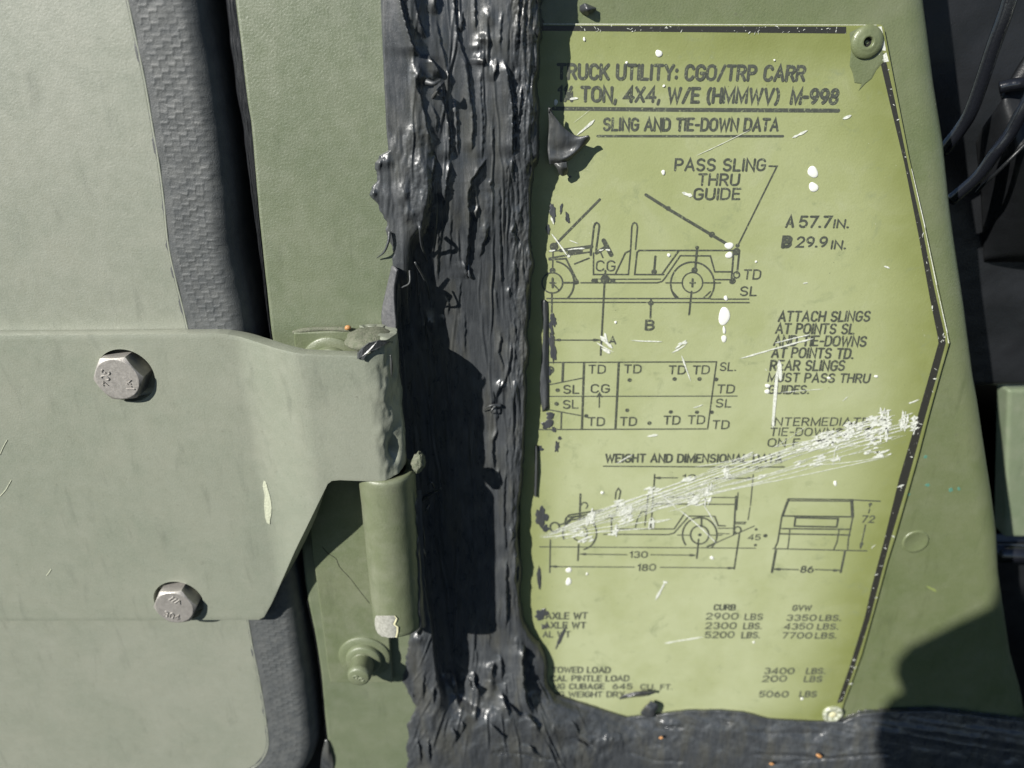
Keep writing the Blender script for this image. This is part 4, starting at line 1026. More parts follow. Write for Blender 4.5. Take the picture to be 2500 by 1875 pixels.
# stroke alphabet (unit cap height)
def G():
    g = {}
    w = .56
    g['A'] = (.62, [[(0, 0), (.31, 1), (.62, 0)], [(.12, .32), (.5, .32)]])
    g['B'] = (.54, [[(0, 0), (0, 1), (.28, 1)] + arc(.28, .76, .22, .24, 90, -90, 7) + [(0, .52)], [(.28, .52)] + arc(.3, .26, .24, .26, 90, -90, 7) + [(0, 0)]])
    g['C'] = (.56, [arc(.3, .7, .27, .3, 20, 180, 8) + arc(.3, .3, .27, .3, 180, 340, 8)])
    g['D'] = (.56, [[(0, 0), (0, 1), (.24, 1)] + arc(.24, .68, .32, .32, 90, 0, 6) + arc(.24, .32, .32, .32, 0, -90, 6) + [(0, 0)]])
    g['E'] = (.48, [[(.48, 0), (0, 0), (0, 1), (.48, 1)], [(0, .52), (.4, .52)]])
    g['F'] = (.46, [[(0, 0), (0, 1), (.46, 1)], [(0, .52), (.38, .52)]])
    g['G'] = (.58, [arc(.3, .7, .28, .3, 25, 180, 8) + arc(.3, .3, .28, .3, 180, 350, 8) + [(.58, .46), (.34, .46)]])
    g['H'] = (.56, [[(0, 0), (0, 1)], [(.56, 0), (.56, 1)], [(0, .52), (.56, .52)]])
    g['I'] = (.02, [[(.01, 0), (.01, 1)]])
    g['K'] = (.56, [[(0, 0), (0, 1)], [(.54, 1), (.02, .38)], [(.2, .58), (.56, 0)]])
    g['L'] = (.44, [[(0, 1), (0, 0), (.44, 0)]])
    g['M'] = (.7, [[(0, 0), (0, 1), (.35, .1), (.7, 1), (.7, 0)]])
    g['N'] = (.56, [[(0, 0), (0, 1), (.56, 0), (.56, 1)]])
    g['O'] = (.6, [arc(.3, .68, .3, .32, 0, 180, 9) + arc(.3, .32, .3, .32, 180, 360, 9) + [(.6, .68)]])
    g['P'] = (.52, [[(0, 0), (0, 1), (.27, 1)] + arc(.27, .74, .25, .26, 90, -90, 7) + [(0, .48)]])
    g['R'] = (.54, [[(0, 0), (0, 1), (.27, 1)] + arc(.27, .75, .25, .25, 90, -90, 7) + [(0, .5)], [(.26, .5), (.54, 0)]])
    g['S'] = (.54, [arc(.27, .75, .25, .25, 25, 235, 9) + [(.3, .5)] + arc(.27, .25, .26, .25, 60, -155, 10)])
    g['T'] = (.54, [[(0, 1), (.54, 1)], [(.27, 1), (.27, 0)]])
    g['U'] = (.56, [[(0, 1), (0, .28)] + arc(.28, .28, .28, .28, 180, 360, 9) + [(.56, 1)]])
    g['V'] = (.58, [[(0, 1), (.29, 0), (.58, 1)]])
    g['W'] = (.84, [[(0, 1), (.2, 0), (.42, .85), (.64, 0), (.84, 1)]])
    g['X'] = (.56, [[(0, 0), (.56, 1)], [(0, 1), (.56, 0)]])
    g['Y'] = (.56, [[(0, 1), (.28, .48), (.56, 1)], [(.28, .48), (.28, 0)]])
    g['0'] = (.6, [arc(.3, .62, .29, .38, 0, 180, 9) + arc(.3, .38, .29, .38, 180, 360, 9) + [(.59, .62)]])
    g['1'] = (.2, [[(0, .78), (.18, 1), (.18, 0)]])
    g['2'] = (.54, [arc(.27, .72, .26, .28, 165, -30, 9) + [(0, 0), (.54, 0)]])
    g['3'] = (.54, [arc(.26, .75, .25, .25, 150, -75, 9) + arc(.27, .27, .27, .27, 70, -155, 10)])
    g['4'] = (.58, [[(.44, 0), (.44, 1), (0, .3), (.58, .3)]])
    g['5'] = (.54, [[(.5, 1), (.08, 1), (.03, .55)] + arc(.27, .31, .27, .31, 110, -150, 11)])
    g['6'] = (.54, [arc(.27, .3, .26, .3, 0, 360, 14), arc(.42, .3, .41, .66, 178, 105, 6)])
    g['7'] = (.52, [[(0, 1), (.52, 1), (.16, 0)]])
    g['8'] = (.54, [arc(.27, .76, .22, .24, -90, 270, 13), arc(.27, .26, .27, .26, -90, 270, 13)])
    g['9'] = (.54, [arc(.27, .7, .26, .3, 0, 360, 14), arc(.12, .7, .41, .66, -2, -75, 6)])
    g['.'] = (.04, [[(0, .03), (.05, .03)]])
    g[','] = (.08, [[(.06, .1), (0, -.18)]])
    g[':'] = (.04, [[(.02, .12), (.03, .18)], [(.02, .62), (.03, .68)]])
    g['-'] = (.28, [[(0, .45), (.28, .45)]])
    g['/'] = (.4, [[(0, -.05), (.4, 1.0)]])
    g['('] = (.16, [arc(.3, .45, .3, .65, 120, 240, 7)])
    g[')'] = (.16, [arc(-.14, .45, .3, .65, 60, -60, 7)])
    g['q'] = (.56, [[(0, .82), (.1, 1), (.1, .5)], [(.02, 0), (.46, 1)], [(.5, 0), (.5, .5), (.28, .17), (.58, .17)]])    # one-quarter sign
    return g
GL = G()
def ribbon(vs, fs, pts, hw, y):
    """flat stroke with round ends; pts are world (x,z) in metres"""
    p = [np.array(q, float) for q in pts]
    q = [p[0]]
    for a in p[1:]:
        if np.linalg.norm(a - q[-1]) > 1e-6: q.append(a)
    p = q
    if len(p) < 2: return
    b = len(vs); n = len(p)
    dirs = [(p[i + 1] - p[i]) / np.linalg.norm(p[i + 1] - p[i]) for i in range(n - 1)]
    closed = n > 4 and np.linalg.norm(p[0] - p[-1]) < hw * 0.3
    for i in range(n):
        d0 = dirs[max(i - 1, 0)]; d1 = dirs[min(i, n - 2)]
        if closed and i in (0, n - 1): d0, d1 = dirs[-1], dirs[0]
        t = d0 + d1; ln_ = np.linalg.norm(t)
        t = d1 if ln_ < 1e-3 else t / ln_
        nrm = np.array([-t[1], t[0]]); k = 1.0 / max(0.45, float(np.dot(nrm, [-d1[1], d1[0]])))
        for s_ in (1, -1):
            v = p[i] + nrm * hw * k * s_
            vs.append((v[0], y - 1e-5 * i / (n - 1), v[1]))
    for i in range(n - 1): fs.append([b + 2 * i, b + 2 * i + 1, b + 2 * i + 3, b + 2 * i + 2])
    if closed: return
    for end, d in ((0, -dirs[0]), (n - 1, dirs[-1])):
        c0 = len(vs); nr = np.array([-d[1], d[0]])
        for k in range(1, 6):
            a = math.pi * k / 6
            v = p[end] + (nr * math.cos(a) + d * math.sin(a)) * hw
            vs.append((v[0], y - (1e-5 if end else 0), v[1]))
        e = b + 2 * end
        first, last = (e + 1, e) if end == 0 else (e, e + 1)
        fs.append(([first] + list(range(c0, c0 + 5)) + [last]))
def finish(name, vs, fs, mat, label=None, parent=None):
    vs = np.array(vs); out = []
    for f in fs:
        A = sum(vs[f[i]][0] * vs[f[(i + 1) % len(f)]][2] - vs[f[(i + 1) % len(f)]][0] * vs[f[i]][2] for i in range(len(f)))
        out.append(f if A > 0 else f[::-1])
    return obj(name, vs, out, mat, parent or plate, False, label)
lift_n = [0]
def nxt():
    lift_n[0] = (lift_n[0] + 1) % 12
    return -(HP + 0.013 * lift_n[0]) * MM
def text(s, x0, y0, x1, y1, cap, wt=0.16, gap=0.24, space=0.42, name='lettering'):
    a = U(x0, y0, HP); b = U(x1, y1, HP)
    capw = abs(float(U(x0, y0 - cap, HP)[2] - a[2]))
    adv = 0; lay = []
    for ch in s:
        if ch == ' ': adv += space; continue
        wd, st_ = GL[ch]; lay.append((adv, st_)); adv += wd + gap
    adv -= gap
    vs = []; fs = []
    ux = (b - a) / adv
    for off_, st_ in lay:
        for pl in st_:
            pts = [(a[0] + ux[0] * (off_ + x), a[2] + ux[2] * (off_ + x) + y * capw) for x, y in pl]
            ribbon(vs, fs, pts, wt * 1.22 * capw / 2, nxt())
    return finish(name, vs, fs, M['ink'], 'printed line reading ' + s.replace('q', '1/4') if len(s) > 5 else None)
def zt_(off, sc):
    def f(s, x0, y0, x1, y1=None, cap=70, **k):
        y1 = y0 if y1 is None else y1
        return text(s, off[0] + x0 / sc, off[1] + y0 / sc, off[0] + x1 / sc, off[1] + y1 / sc, cap / sc, **k)
    return f
tA, tB = zt_((1300, 0), 3.687), zt_((1800, 0), 3.16)
tC, tD, tE, tF, tG, tH = zt_((1300, 400), 3.687), zt_((1800, 400), 3.16), zt_((1300, 820), 3.687), zt_((1800, 900), 3.16), zt_((1300, 1250), 3.687), zt_((1700, 1350), 3.16)
text('TRUCK UTILITY: CGO/TRP CARR', 1362, 191.5, 1962, 196.5, 34, .2)
text('1q TON, 4X4, W/E (HMMWV)', 1364, 245.5, 1898, 251, 33, .2); text('M-998', 1931, 252, 2042, 253, 34, .21)
text('SLING AND TIE-DOWN DATA', 1474, 317.5, 1898, 318.5, 28, .19)
text('PASS SLING', 1648, 415.5, 1866, 416, 27, .17); tC('THRU', 1492, 190, 1850, cap=96, wt=.17); tC('GUIDE', 1450, 318, 1862, cap=94, wt=.17)
tC('CG', 572, 962, 738, cap=88, wt=.13); tC('TD', 1900, 1035, 2045, cap=80, wt=.14); tC('SL', 1868, 1183, 2008, cap=76, wt=.15); tC('B', 1018, 1490, 1085, cap=80, wt=.2); tC('A', 690, 1620, 748, cap=60, wt=.2)
tD('A', 377, 485, 428, cap=78, wt=.22); tD('57.7', 477, 487, 712, cap=80, wt=.18); tD('IN.', 742, 490, 850, cap=58, wt=.2)
tD('B', 350, 638, 405, cap=72, wt=.34); tD('29.9', 457, 640, 683, cap=74, wt=.18); tD('IN.', 724, 653, 828, cap=58, wt=.2)
for s, x0, y0, x1, y1 in [('ATTACH SLINGS', 317, 1212, 1015, 1212), ('AT POINTS SL', 297, 1305, 895, 1310), ('AND TIE-DOWNS', 282, 1398, 985, 1406), ('AT POINTS TD.', 265, 1490, 885, 1500), ('REAR SLINGS', 252, 1590, 820, 1592)]:
    tD(s, x0, y0, x1, y1, cap=72, wt=.17)
tF('MUST PASS THRU', 237, 98, 1012, 107, cap=64, wt=.17); tF('GUIDES.', 240, 190, 546, 192, cap=60, wt=.17)
tF('INTERMEDIATE', 266, 437, 1003, 439, cap=58, wt=.14); tF('TIE-DOWNS', 252, 516, 800, 518, cap=58, wt=.14); tF('ON F', 234, 598, 470, 599, cap=58, wt=.14)
for s, x0, y0, x1 in [('TD', 507, 335, 652), ('TD', 825, 332, 972), ('TD', 1227, 340, 1370), ('TD', 1442, 340, 1586), ('SL.', 1688, 312, 1825), ('TD', 1663, 512, 1810), ('CG', 525, 508, 686), ('SL', 280, 515, 413),
                      ('SL', 276, 650, 408), ('SL', 1651, 640, 1783), ('TD', 500, 806, 643), ('TD', 790, 804, 930), ('TD', 1180, 792, 1320), ('TD', 1400, 790, 1543), ('TD', 1620, 834, 1762)]:
    tE(s, x0, y0, x1, cap=70, wt=.15)
text('WEIGHT AND DIMENSIONAL DATA', 1479, 1127.5, 1907, 1128.5, 18.5, .19)
tG('AXLE WT', 120, 960, 490, cap=54, wt=.17); tG('AXLE WT', 106, 1044, 475, cap=52, wt=.17); tG('AL WT', 96, 1126, 335, cap=50, wt=.17)
tG('CURB', 1633, 880, 1820, cap=46, wt=.2)
for s, x0, y0, x1 in [('2900', 1562, 964, 1845), ('2300', 1558, 1048, 1828), ('5200', 1552, 1130, 1810)]: tG(s, x0, y0, x1, cap=52, wt=.16)
for s, x0, y0, x1 in [('LBS', 1912, 968, 2065), ('LBS.', 1899, 1050, 2055), ('LBS.', 1882, 1132, 2040)]: tG(s, x0, y0, x1, cap=50, wt=.17)
tH('GVW', 742, 443, 880, cap=38, wt=.2)
for s, x0, y0, x1 in [('3350', 697, 520, 918), ('4350', 677, 587, 892), ('7700', 662, 657, 885), ('3400', 525, 930, 748), ('200', 509, 990, 690), ('5060', 484, 1110, 703)]: tH(s, x0, y0, x1, cap=42, wt=.17)
for s, x0, y0, x1 in [('LBS.', 950, 520, 1108), ('LBS.', 932, 588, 1088), ('LBS.', 917, 657, 1074), ('LBS.', 847, 930, 988), ('LBS', 832, 992, 962), ('LBS', 797, 1108, 920)]: tH(s, x0, y0, x1, cap=40, wt=.18)
tG('TOWED LOAD', 177, 1445, 695, cap=48, wt=.18); tG('CAL PINTLE LOAD', 165, 1520, 865, cap=47, wt=.18); tG('NG CUBAGE', 192, 1592, 645, cap=46, wt=.18); tG('645', 724, 1592, 893, cap=46, wt=.18)
tG('CU.', 972, 1595, 1098, cap=44, wt=.16); tG('FT.', 1152, 1597, 1252, cap=44, wt=.16); tG('G WEIGHT DRY', 240, 1664, 822, cap=46, wt=.18)
tG('130', 878, 408, 1030, cap=52, wt=.16); tG('180', 948, 525, 1105, cap=54, wt=.16); tG('45', 1942, 250, 2045, cap=46, wt=.17)
tE('10', 1352, 1300, 1465, cap=50, wt=.17); tE('3', 1400, 1475, 1450, cap=52, wt=.17)
tF('72', 957, 1185, 1050, cap=50, wt=.15); tF('86', 487, 1570, 580, cap=46, wt=.18)

# line drawings
def draw(name, off, sc, lines, label):
    vs = []; fs = []
    for ln_ in lines:
        wpx, pts = ln_[0], ln_[1]
        sm = len(ln_) > 2
        w3 = [U(off[0] + x / sc, off[1] + y / sc, HP) for x, y in pts]
        mmpx = float(np.linalg.norm(U(off[0] + pts[0][0] / sc + 1, off[1] + pts[0][1] / sc, HP) - w3[0]))
        ribbon(vs, fs, [(p[0], p[2]) for p in w3], wpx * 1.35 / sc * mmpx / 2, nxt())
    return finish(name, vs, fs, M['ink'], label)
def circ(cx_, cy_, r, a0=0, a1=360, n=30): return arc(cx_, cy_, r, r, a0, a1, n)
def dot(x, y, r): return (2 * r, [(x - 0.5, y), (x + 0.5, y)])
def arrow(x0, y0, x1, y1, w=8, hd=34, heads='both'):
    out = [(w, [(x0, y0), (x1, y1)])]
    d = np.array([x1 - x0, y1 - y0], float); d /= np.linalg.norm(d)
    for on, p, s_ in (('start', (x0, y0), 1), ('end', (x1, y1), -1)):
        if heads in ('both', on):
            for k in range(5):
                f = (k + 0.5) / 5
                out.append((w + 13 * f, [(p[0] + d[0] * s_ * hd * f, p[1] + d[1] * s_ * hd * f), (p[0] + d[0] * s_ * hd * (f + .22), p[1] + d[1] * s_ * hd * (f + .22))]))
    return out
draw('rule_line', (1300, 0), 3.687, [(26, [(190, 977), (1300, 988), (2752, 996)]), (16, [(586, 1225), (1500, 1226), (2254, 1226)])], 'two rules under the plate heading')
draw('rule_line', (1300, 820), 3.687, [(9, [(640, 1173), (1400, 1178), (2268, 1180)])], 'thin rule under the weight heading')
A = [(11, [(2130, 20), (2200, 22), (1845, 742)]), dot(1845, 735, 14), (16, [(605, 320), (190, 740)]), (20, [(1020, 278), (1215, 402), (1740, 715)]), dot(1220, 400, 16), dot(1613, 636, 20), dot(192, 745, 28),
     (11, [(522, 820), (552, 560), (562, 537), (577, 528), (592, 537), (600, 560), (570, 778)]), (22, [(250, 778), (530, 742)]), (9, [(150, 790), (250, 780)]), (12, [(150, 850), (325, 820), (530, 792)]), (16, [(528, 742), (524, 820)]), (20, [(325, 800), (440, 782)]),
     (12, [(150, 862), (300, 852), (405, 1062)]), (12, circ(178, 1070, 195, -78, 45, 20)), (10, [(378, 900), (508, 848)]),
     (10, circ(178, 1070, 92)), (12, [(158, 1070), (205, 1070)]), (14, [(180, 1030), (180, 1110)]), (9, [(190, 1085), (230, 1130)]), (12, [(270, 1068), (408, 1068)]), dot(390, 1062, 20), dot(180, 960, 20), (10, [(185, 790), (180, 975)]), (12, [(175, 1160), (170, 1660)]),
     (10, [(435, 1070), (1120, 1070), (1165, 1058), (1190, 1030), (1330, 826), (1600, 828), (1640, 970)]), (8, [(735, 1038), (1150, 1037)]), (10, [(548, 800), (548, 995), (862, 995), (880, 800), (885, 720), (893, 565), (903, 538), (918, 528), (935, 538), (944, 565), (926, 768)]),
     (10, [(745, 990), (835, 800), (880, 780)]), (10, [(1180, 995), (918, 995), (940, 795), (958, 778), (1862, 778)]), (10, [(1162, 995), (1312, 785)]), (10, [(1640, 970), (1790, 970)]), (9, [(1640, 1040), (1790, 1040)]),
     (14, [(1812, 780), (1790, 1060)]), (14, [(1862, 782), (1842, 985)]), (11, circ(1836, 1000, 27)), dot(1800, 1055, 22), dot(1835, 790, 26), (30, [(640, 690), (708, 818)]), (24, [(655, 752), (575, 800)]), (9, [(610, 790), (632, 842)]),
     (14, [(1105, 832), (1092, 985)]), dot(1093, 970, 18), (14, [(1480, 755), (1462, 960)]), dot(1456, 955, 20), (14, [(1432, 1150), (1410, 1358)]), (10, circ(1440, 1070, 92)), (12, circ(1440, 1080, 196, -220, 42, 34)), (10, [(1310, 1205), (1260, 1150)]), (10, [(1540, 1205), (1600, 1150)]),
     (12, [(1418, 1070), (1462, 1070)]), (14, [(1441, 1036), (1438, 1104)]), (9, [(1200, 1070), (1345, 1070)]), (9, [(1535, 1070), (1690, 1070)]), (12, [(655, 960), (648, 1040), (612, 1720)]), dot(652, 1038, 30), (30, [(548, 1052), (566, 1052)]), (26, [(715, 1054), (730, 1054)]), (8, [(540, 1037), (735, 1037)]), (8, [(540, 1068), (735, 1068)]),
     (10, [(130, 1212), (1600, 1212)]), (9, [(1605, 1217), (1945, 1217)]), (9, [(125, 1245), (1950, 1248)]), (12, [(1066, 1215), (1060, 1385)]), dot(1065, 1252, 18), dot(1480, 752, 12)] + arrow(195, 1585, 605, 1585, 8, 46)
draw('truck_diagram', (1300, 400), 3.687, A, 'printed side view of the truck with sling lines')
Bm = [(9, [(150, 238), (1655, 232), (1575, 836), (60, 842)]), (15, [(275, 240), (268, 410)]), (14, [(463, 238), (443, 836)]), (14, [(775, 238), (745, 836)]), (8, [(145, 545), (1842, 542)]), (9, [(150, 440), (450, 380)]), (9, [(150, 665), (440, 718)]), (11, [(261, 690), (257, 840)]),
      (14, circ(160, 305, 26, -90, 90, 12)), (16, circ(150, 780, 30, -100, 90, 12))] + [dot(x, y, 14) for x, y in [(873, 397), (1278, 387), (1502, 387), (1652, 390), (225, 487), (215, 610), (853, 670), (1245, 685), (1480, 687), (1614, 687), (483, 720), (1052, 785)]] + [(8, [(600, 642), (602, 525)]), (9, [(580, 548), (602, 515), (624, 548)])]
draw('plan_diagram', (1300, 820), 3.687, Bm, 'printed plan grid of tie-down points')
Cc = [(12, circ(200, 135, 42)), (12, [(240, 115), (290, 100), (302, 52), (330, 26), (620, -20)]), (11, [(300, 120), (345, 70), (560, 40)]), (10, [(330, 45), (600, 5)]), (14, [(432, -160), (425, 70)]), (10, circ(468, -58, 28, -170, 60, 14)), (12, circ(425, 190, 152, -200, 75, 30)), (10, circ(425, 190, 68, -60, 150, 16)),
      (10, [(640, 200), (1222, 203), (1275, 188), (1400, 46), (1412, 36), (1640, 38), (1672, 122), (1735, 124)]), (10, [(760, 152), (1275, 152), (1370, 10)]), (9, [(1080, -73), (1828, -70)]), (8, [(710, 60), (710, 190)]), (9, [(745, -120), (750, -180), (772, -215), (792, -190), (755, 0)]), (9, [(720, 60), (690, 20)]),
      (8, [(1040, -150), (1010, 120)]), (8, [(1085, -150), (1065, 130)]), (9, [(925, 150), (945, 60), (985, -5), (1020, 0)]), (9, [(1065, 150), (1075, 60)]), (12, circ(1505, 205, 82)), (12, circ(1505, 205, 155, -215, 45, 30)), dot(1505, 205, 12), (12, [(1522, 38), (1520, 128)]), (11, [(1495, 245), (1478, 416)]),
      (8, [(1305, 207), (1425, 207)]), (8, [(1588, 207), (1705, 207)]), (8, [(1672, 145), (1815, 145)]), (7, [(1660, 190), (1770, 195)]), (11, circ(1845, 160, 30)), (14, [(1832, -140), (1812, 200)]), (9, [(1825, 92), (1918, 92), (1912, 106), (1825, 106)]), (8, [(1570, 318), (1700, 255), (1995, 126)]), (14, [(1575, 312), (1650, 275)]),
      (8, [(65, 313), (2005, 325)]), (9, [(160, 250), (155, 546)]), (11, [(415, 290), (408, 436)]), (11, [(1862, 200), (1814, 512)]), dot(2095, 212, 14), dot(2012, 155, 10), dot(2005, 296, 10)] \
     + arrow(430, 378, 848, 382, 8, 40, 'start') + arrow(1065, 384, 1465, 388, 8, 40, 'end') + arrow(163, 490, 915, 494, 8, 44, 'start') + arrow(1150, 497, 1812, 503, 8, 44, 'end') \
     + [(9, [(1098, -340), (1090, -200)]), (9, [(1988, -336), (1962, -60)]), (8, [(1958, -40), (1940, 70)])] + arrow(1100, -308, 1305, -308, 8, 40, 'start') + arrow(1605, -306, 1985, -304, 8, 40, 'end') + [(8, [(1190, -133), (1370, -133)]), (8, [(1620, -132), (1850, -130)]), (8, [(1850, -175), (1838, -20)])]
draw('truck_diagram', (1300, 1250), 3.687, Cc, 'printed side view of the truck with dimension arrows')
Dd = [(9, [(395, 1004), (890, 1010)]), (8, [(395, 1018), (890, 1022)]), (15, [(393, 1008), (347, 1135)]), (18, [(882, 1016), (888, 1142)]), (10, [(345, 1135), (890, 1142)]), (11, [(447, 1148), (776, 1156), (766, 1220), (440, 1213), (447, 1148)]), (9, [(343, 1135), (310, 1335), (288, 1385)]), (9, [(892, 1142), (857, 1315), (852, 1392)]),
      (10, [(335, 1234), (876, 1240)]), (10, [(325, 1274), (868, 1283)]), (8, [(406, 1235), (396, 1340), (388, 1392)]), (8, [(786, 1240), (768, 1340), (745, 1392)]), (8, [(275, 1388), (998, 1405)]), (8, [(895, 1012), (1100, 1022)]), dot(1026, 1045, 10), (7, [(1024, 1045), (1020, 1065)]), (7, [(1020, 1082), (1012, 1112)]),
      (14, [(296, 1400), (266, 1568)]), (12, [(830, 1405), (796, 1570)])] + arrow(990, 1205, 950, 1388, 8, 36, 'end') + arrow(283, 1545, 470, 1550, 8, 36, 'start') + arrow(600, 1550, 788, 1556, 8, 36, 'end')
draw('front_diagram', (1800, 900), 3.16, Dd, 'printed front view of the truck with height and width')

# rivets
q = U(2116, 103, H_PLATE)
rv = lathe('rivet', (q[0], q[2]), [(4.7, H_PLATE), (4.65, H_PLATE + .5), (4.2, H_PLATE + .95), (3.0, H_PLATE + 1.25), (2.1, H_PLATE + 1.3), (1.6, H_PLATE + 1.55), (1.35, H_PLATE + 1.2), (1.3, H_PLATE - .6)], M['panel'], plate, 40, label='painted blind rivet at the plate top right corner')
lathe('rivet_hole', (q[0], q[2]), [(1.36, H_PLATE + .2), (0.3, H_PLATE + .15)], M['hole'], rv, 20)
leafpoly('brushed_paint', [(2074, 80), (2100, 66), (2140, 62), (2150, 90), (2158, 150), (2140, 170), (2128, 192), (2112, 205), (2096, 222), (2104, 205), (2086, 202), (2082, 180), (2074, 160), (2078, 120)], 0.08, M['panel'], plate, lambda x, y: U(x, y, HP + .05), 'green paint brushed over the plate corner')
q = U(2032, 1742, H_PLATE)
rv2 = lathe('rivet', (q[0], q[2]), [(4.6, H_PLATE), (4.5, H_PLATE + .6), (4.0, H_PLATE + 1.0), (2.9, H_PLATE + 1.05), (2.5, H_PLATE + .6), (1.8, H_PLATE + .55)], M['worn'], plate, 40, label='bare blind rivet half buried in sealant at the plate bottom', jit=0.02)
lathe('rivet_pin', (q[0], q[2]), [(1.6, H_PLATE + .7), (1.5, H_PLATE + 1.0), (0.8, H_PLATE + 1.1)], M['primer'], rv2, 20)

# white paint drops on the plate
drops = [(1426.5, 96, 3.2, 5.5), (1608.5, 130.5, 8, 9.5), (1530, 153, 3, 4), (1621, 210, 3.5, 3.5), (1357, 250, 5, 7), (1619.5, 421, 5, 6), (1984.5, 420, 13, 14), (1986, 457, 11, 12.5), (1780, 600, 10, 9), (1780, 623, 8.5, 8), (1768, 772, 14.5, 21), (1767.5, 827, 7, 8),
         (1772, 728, 5, 6), (1768, 806, 3.5, 10), (1633, 623, 4, 5), (1388.5, 1392, 7, 6.5), (1388, 1420, 7, 9), (1433, 1401, 3, 3), (2039, 1180, 4.5, 6), (1738, 1362, 5, 4.5), (1874, 942, 6, 5), (1873, 956, 6, 6), (1846, 639, 3, 3), (1470, 1203, 4.5, 3.5),
         (2139, 919, 5.5, 3), (2024, 923, 5, 3), (1891, 147, 2.5, 3), (1503, 787, 3, 4), (1840, 1568, 3, 3), (1958, 1706, 4, 3)]
for i, (x, y, rx, ry) in enumerate(drops):
    n = 18; vs = []; fs = []
    for ring, (f, hh_) in enumerate(((1, 0.0), (.93, .12), (.7, .22), (.35, .27))):
        for k in range(n):
            a = 2 * math.pi * k / n; r = f * (1 + .1 * math.sin(2 * a + i) + .06 * math.sin(3 * a + 2 * i))
            vs.append(U(x + rx * r * math.cos(a), y + ry * r * math.sin(a), HP + .06 + hh_))
    for ring in range(3):
        for k in range(n):
            k2 = (k + 1) % n; fs.append([ring * n + k, ring * n + k2, ring * n + n + k2, ring * n + n + k])
    fs.append([3 * n + k for k in range(n)])
    finish('paint_drop', vs, fs, M['white'])

# scratches: bundles of fine strokes through the lacquer
def ragged(vs, fs, p0, p1, wpx, bend=0.0, seed=0, lift=0.0, br=0.0):
    n = max(6, int(math.hypot(p1[0] - p0[0], p1[1] - p0[1]) / 9))
    t = np.linspace(0, 1, n); x = p0[0] + (p1[0] - p0[0]) * t; y = p0[1] + (p1[1] - p0[1]) * t + bend * np.sin(math.pi * t)
    y = y + 0.8 * vn(x / 20, x * 0 + seed, 200)
    wv = wpx * (0.35 + 0.9 * (vn(x / 9, x * 0 + seed * 3, 201) + 0.5)) * np.minimum(1, np.minimum(t, 1 - t) * 10 + 0.15)
    gapm = vn(x / 16, x * 0 + seed * 5, 205) < -0.5 + br
    dx_, dy_ = p1[0] - p0[0], p1[1] - p0[1]; ll = math.hypot(dx_, dy_); nx_, ny_ = -dy_ / ll, dx_ / ll
    b = len(vs); hz = HP + .16 + lift * 3
    for i in range(n):
        vs.append(U(x[i] + nx_ * wv[i] / 2, y[i] + ny_ * wv[i] / 2, hz)); vs.append(U(x[i] - nx_ * wv[i] / 2, y[i] - ny_ * wv[i] / 2, hz))
    for i in range(n - 1):
        if not gapm[i]: fs.append([b + 2 * i, b + 2 * i + 1, b + 2 * i + 3, b + 2 * i + 2])
vs, fs = [], []
zz = lambda x, y: (1300 + x / 2.212, 1000 + y / 2.212)
main = [((40, 690), (1920, 20), 3), ((40, 682), (1520, 170), 2.4), ((60, 688), (1450, 200), 3.2), ((100, 660), (1240, 235), 2.2), ((200, 660), (1700, 130), 1.8), ((50, 690), (640, 640), 3), ((60, 694), (760, 590), 2), ((150, 700), (640, 600), 1.6), ((230, 600), (1100, 300), 2), ((310, 560), (700, 430), 2),
        ((440, 640), (1000, 420), 1.6), ((520, 560), (1300, 380), 1.8), ((600, 560), (1560, 300), 2), ((700, 500), (1920, 255), 2.2), ((900, 450), (1900, 200), 1.8), ((1000, 310), (1990, 140), 2), ((1280, 205), (2090, 60), 1.8), ((1400, 195), (2080, 75), 2.4), ((1500, 150), (1960, 30), 3), ((1300, 235), (1830, 190), 1.6), ((1480, 300), (1920, 250), 2),
        ((1580, 240), (1880, 150), 2.4), ((870, 310), (1200, 240), 2), ((940, 330), (1180, 250), 2), ((690, 460), (790, 550), 2.5), ((790, 540), (990, 720), 3), ((920, 510), (1000, 640), 2.5), ((730, 550), (880, 500), 2), ((1300, 0), (1305, 100), 4), ((660, 610), (745, 590), 3.5), ((1480, 90), (1300, 205), 1.2)]
for i, (a, b, wv) in enumerate(main):
    ragged(vs, fs, zz(*a), zz(*b), wv * .85, random.uniform(-5, 5), i, 0.003 * (i % 9), 0.0)
for i in range(46):
    t0 = random.random() * .8; ln_ = random.uniform(.06, .35); o0 = random.gauss(0, 34) * (0.35 + t0); o1 = o0 + random.gauss(0, 10)
    t1 = min(1, t0 + ln_)
    a = (60 + 1960 * t0, 688 - 600 * t0 + o0); b = (60 + 1960 * t1, 688 - 600 * t1 + o1)
    ragged(vs, fs, zz(*a), zz(*b), random.uniform(.6, 1.6), random.uniform(-3, 3), 60 + i, 0.003 * (i % 9), 0.12)
finish('scratch_bundle', vs, fs, M['scratch'], 'bright bundle of scratches across the lower plate')['kind'] = 'stuff'
vs, fs = [], []
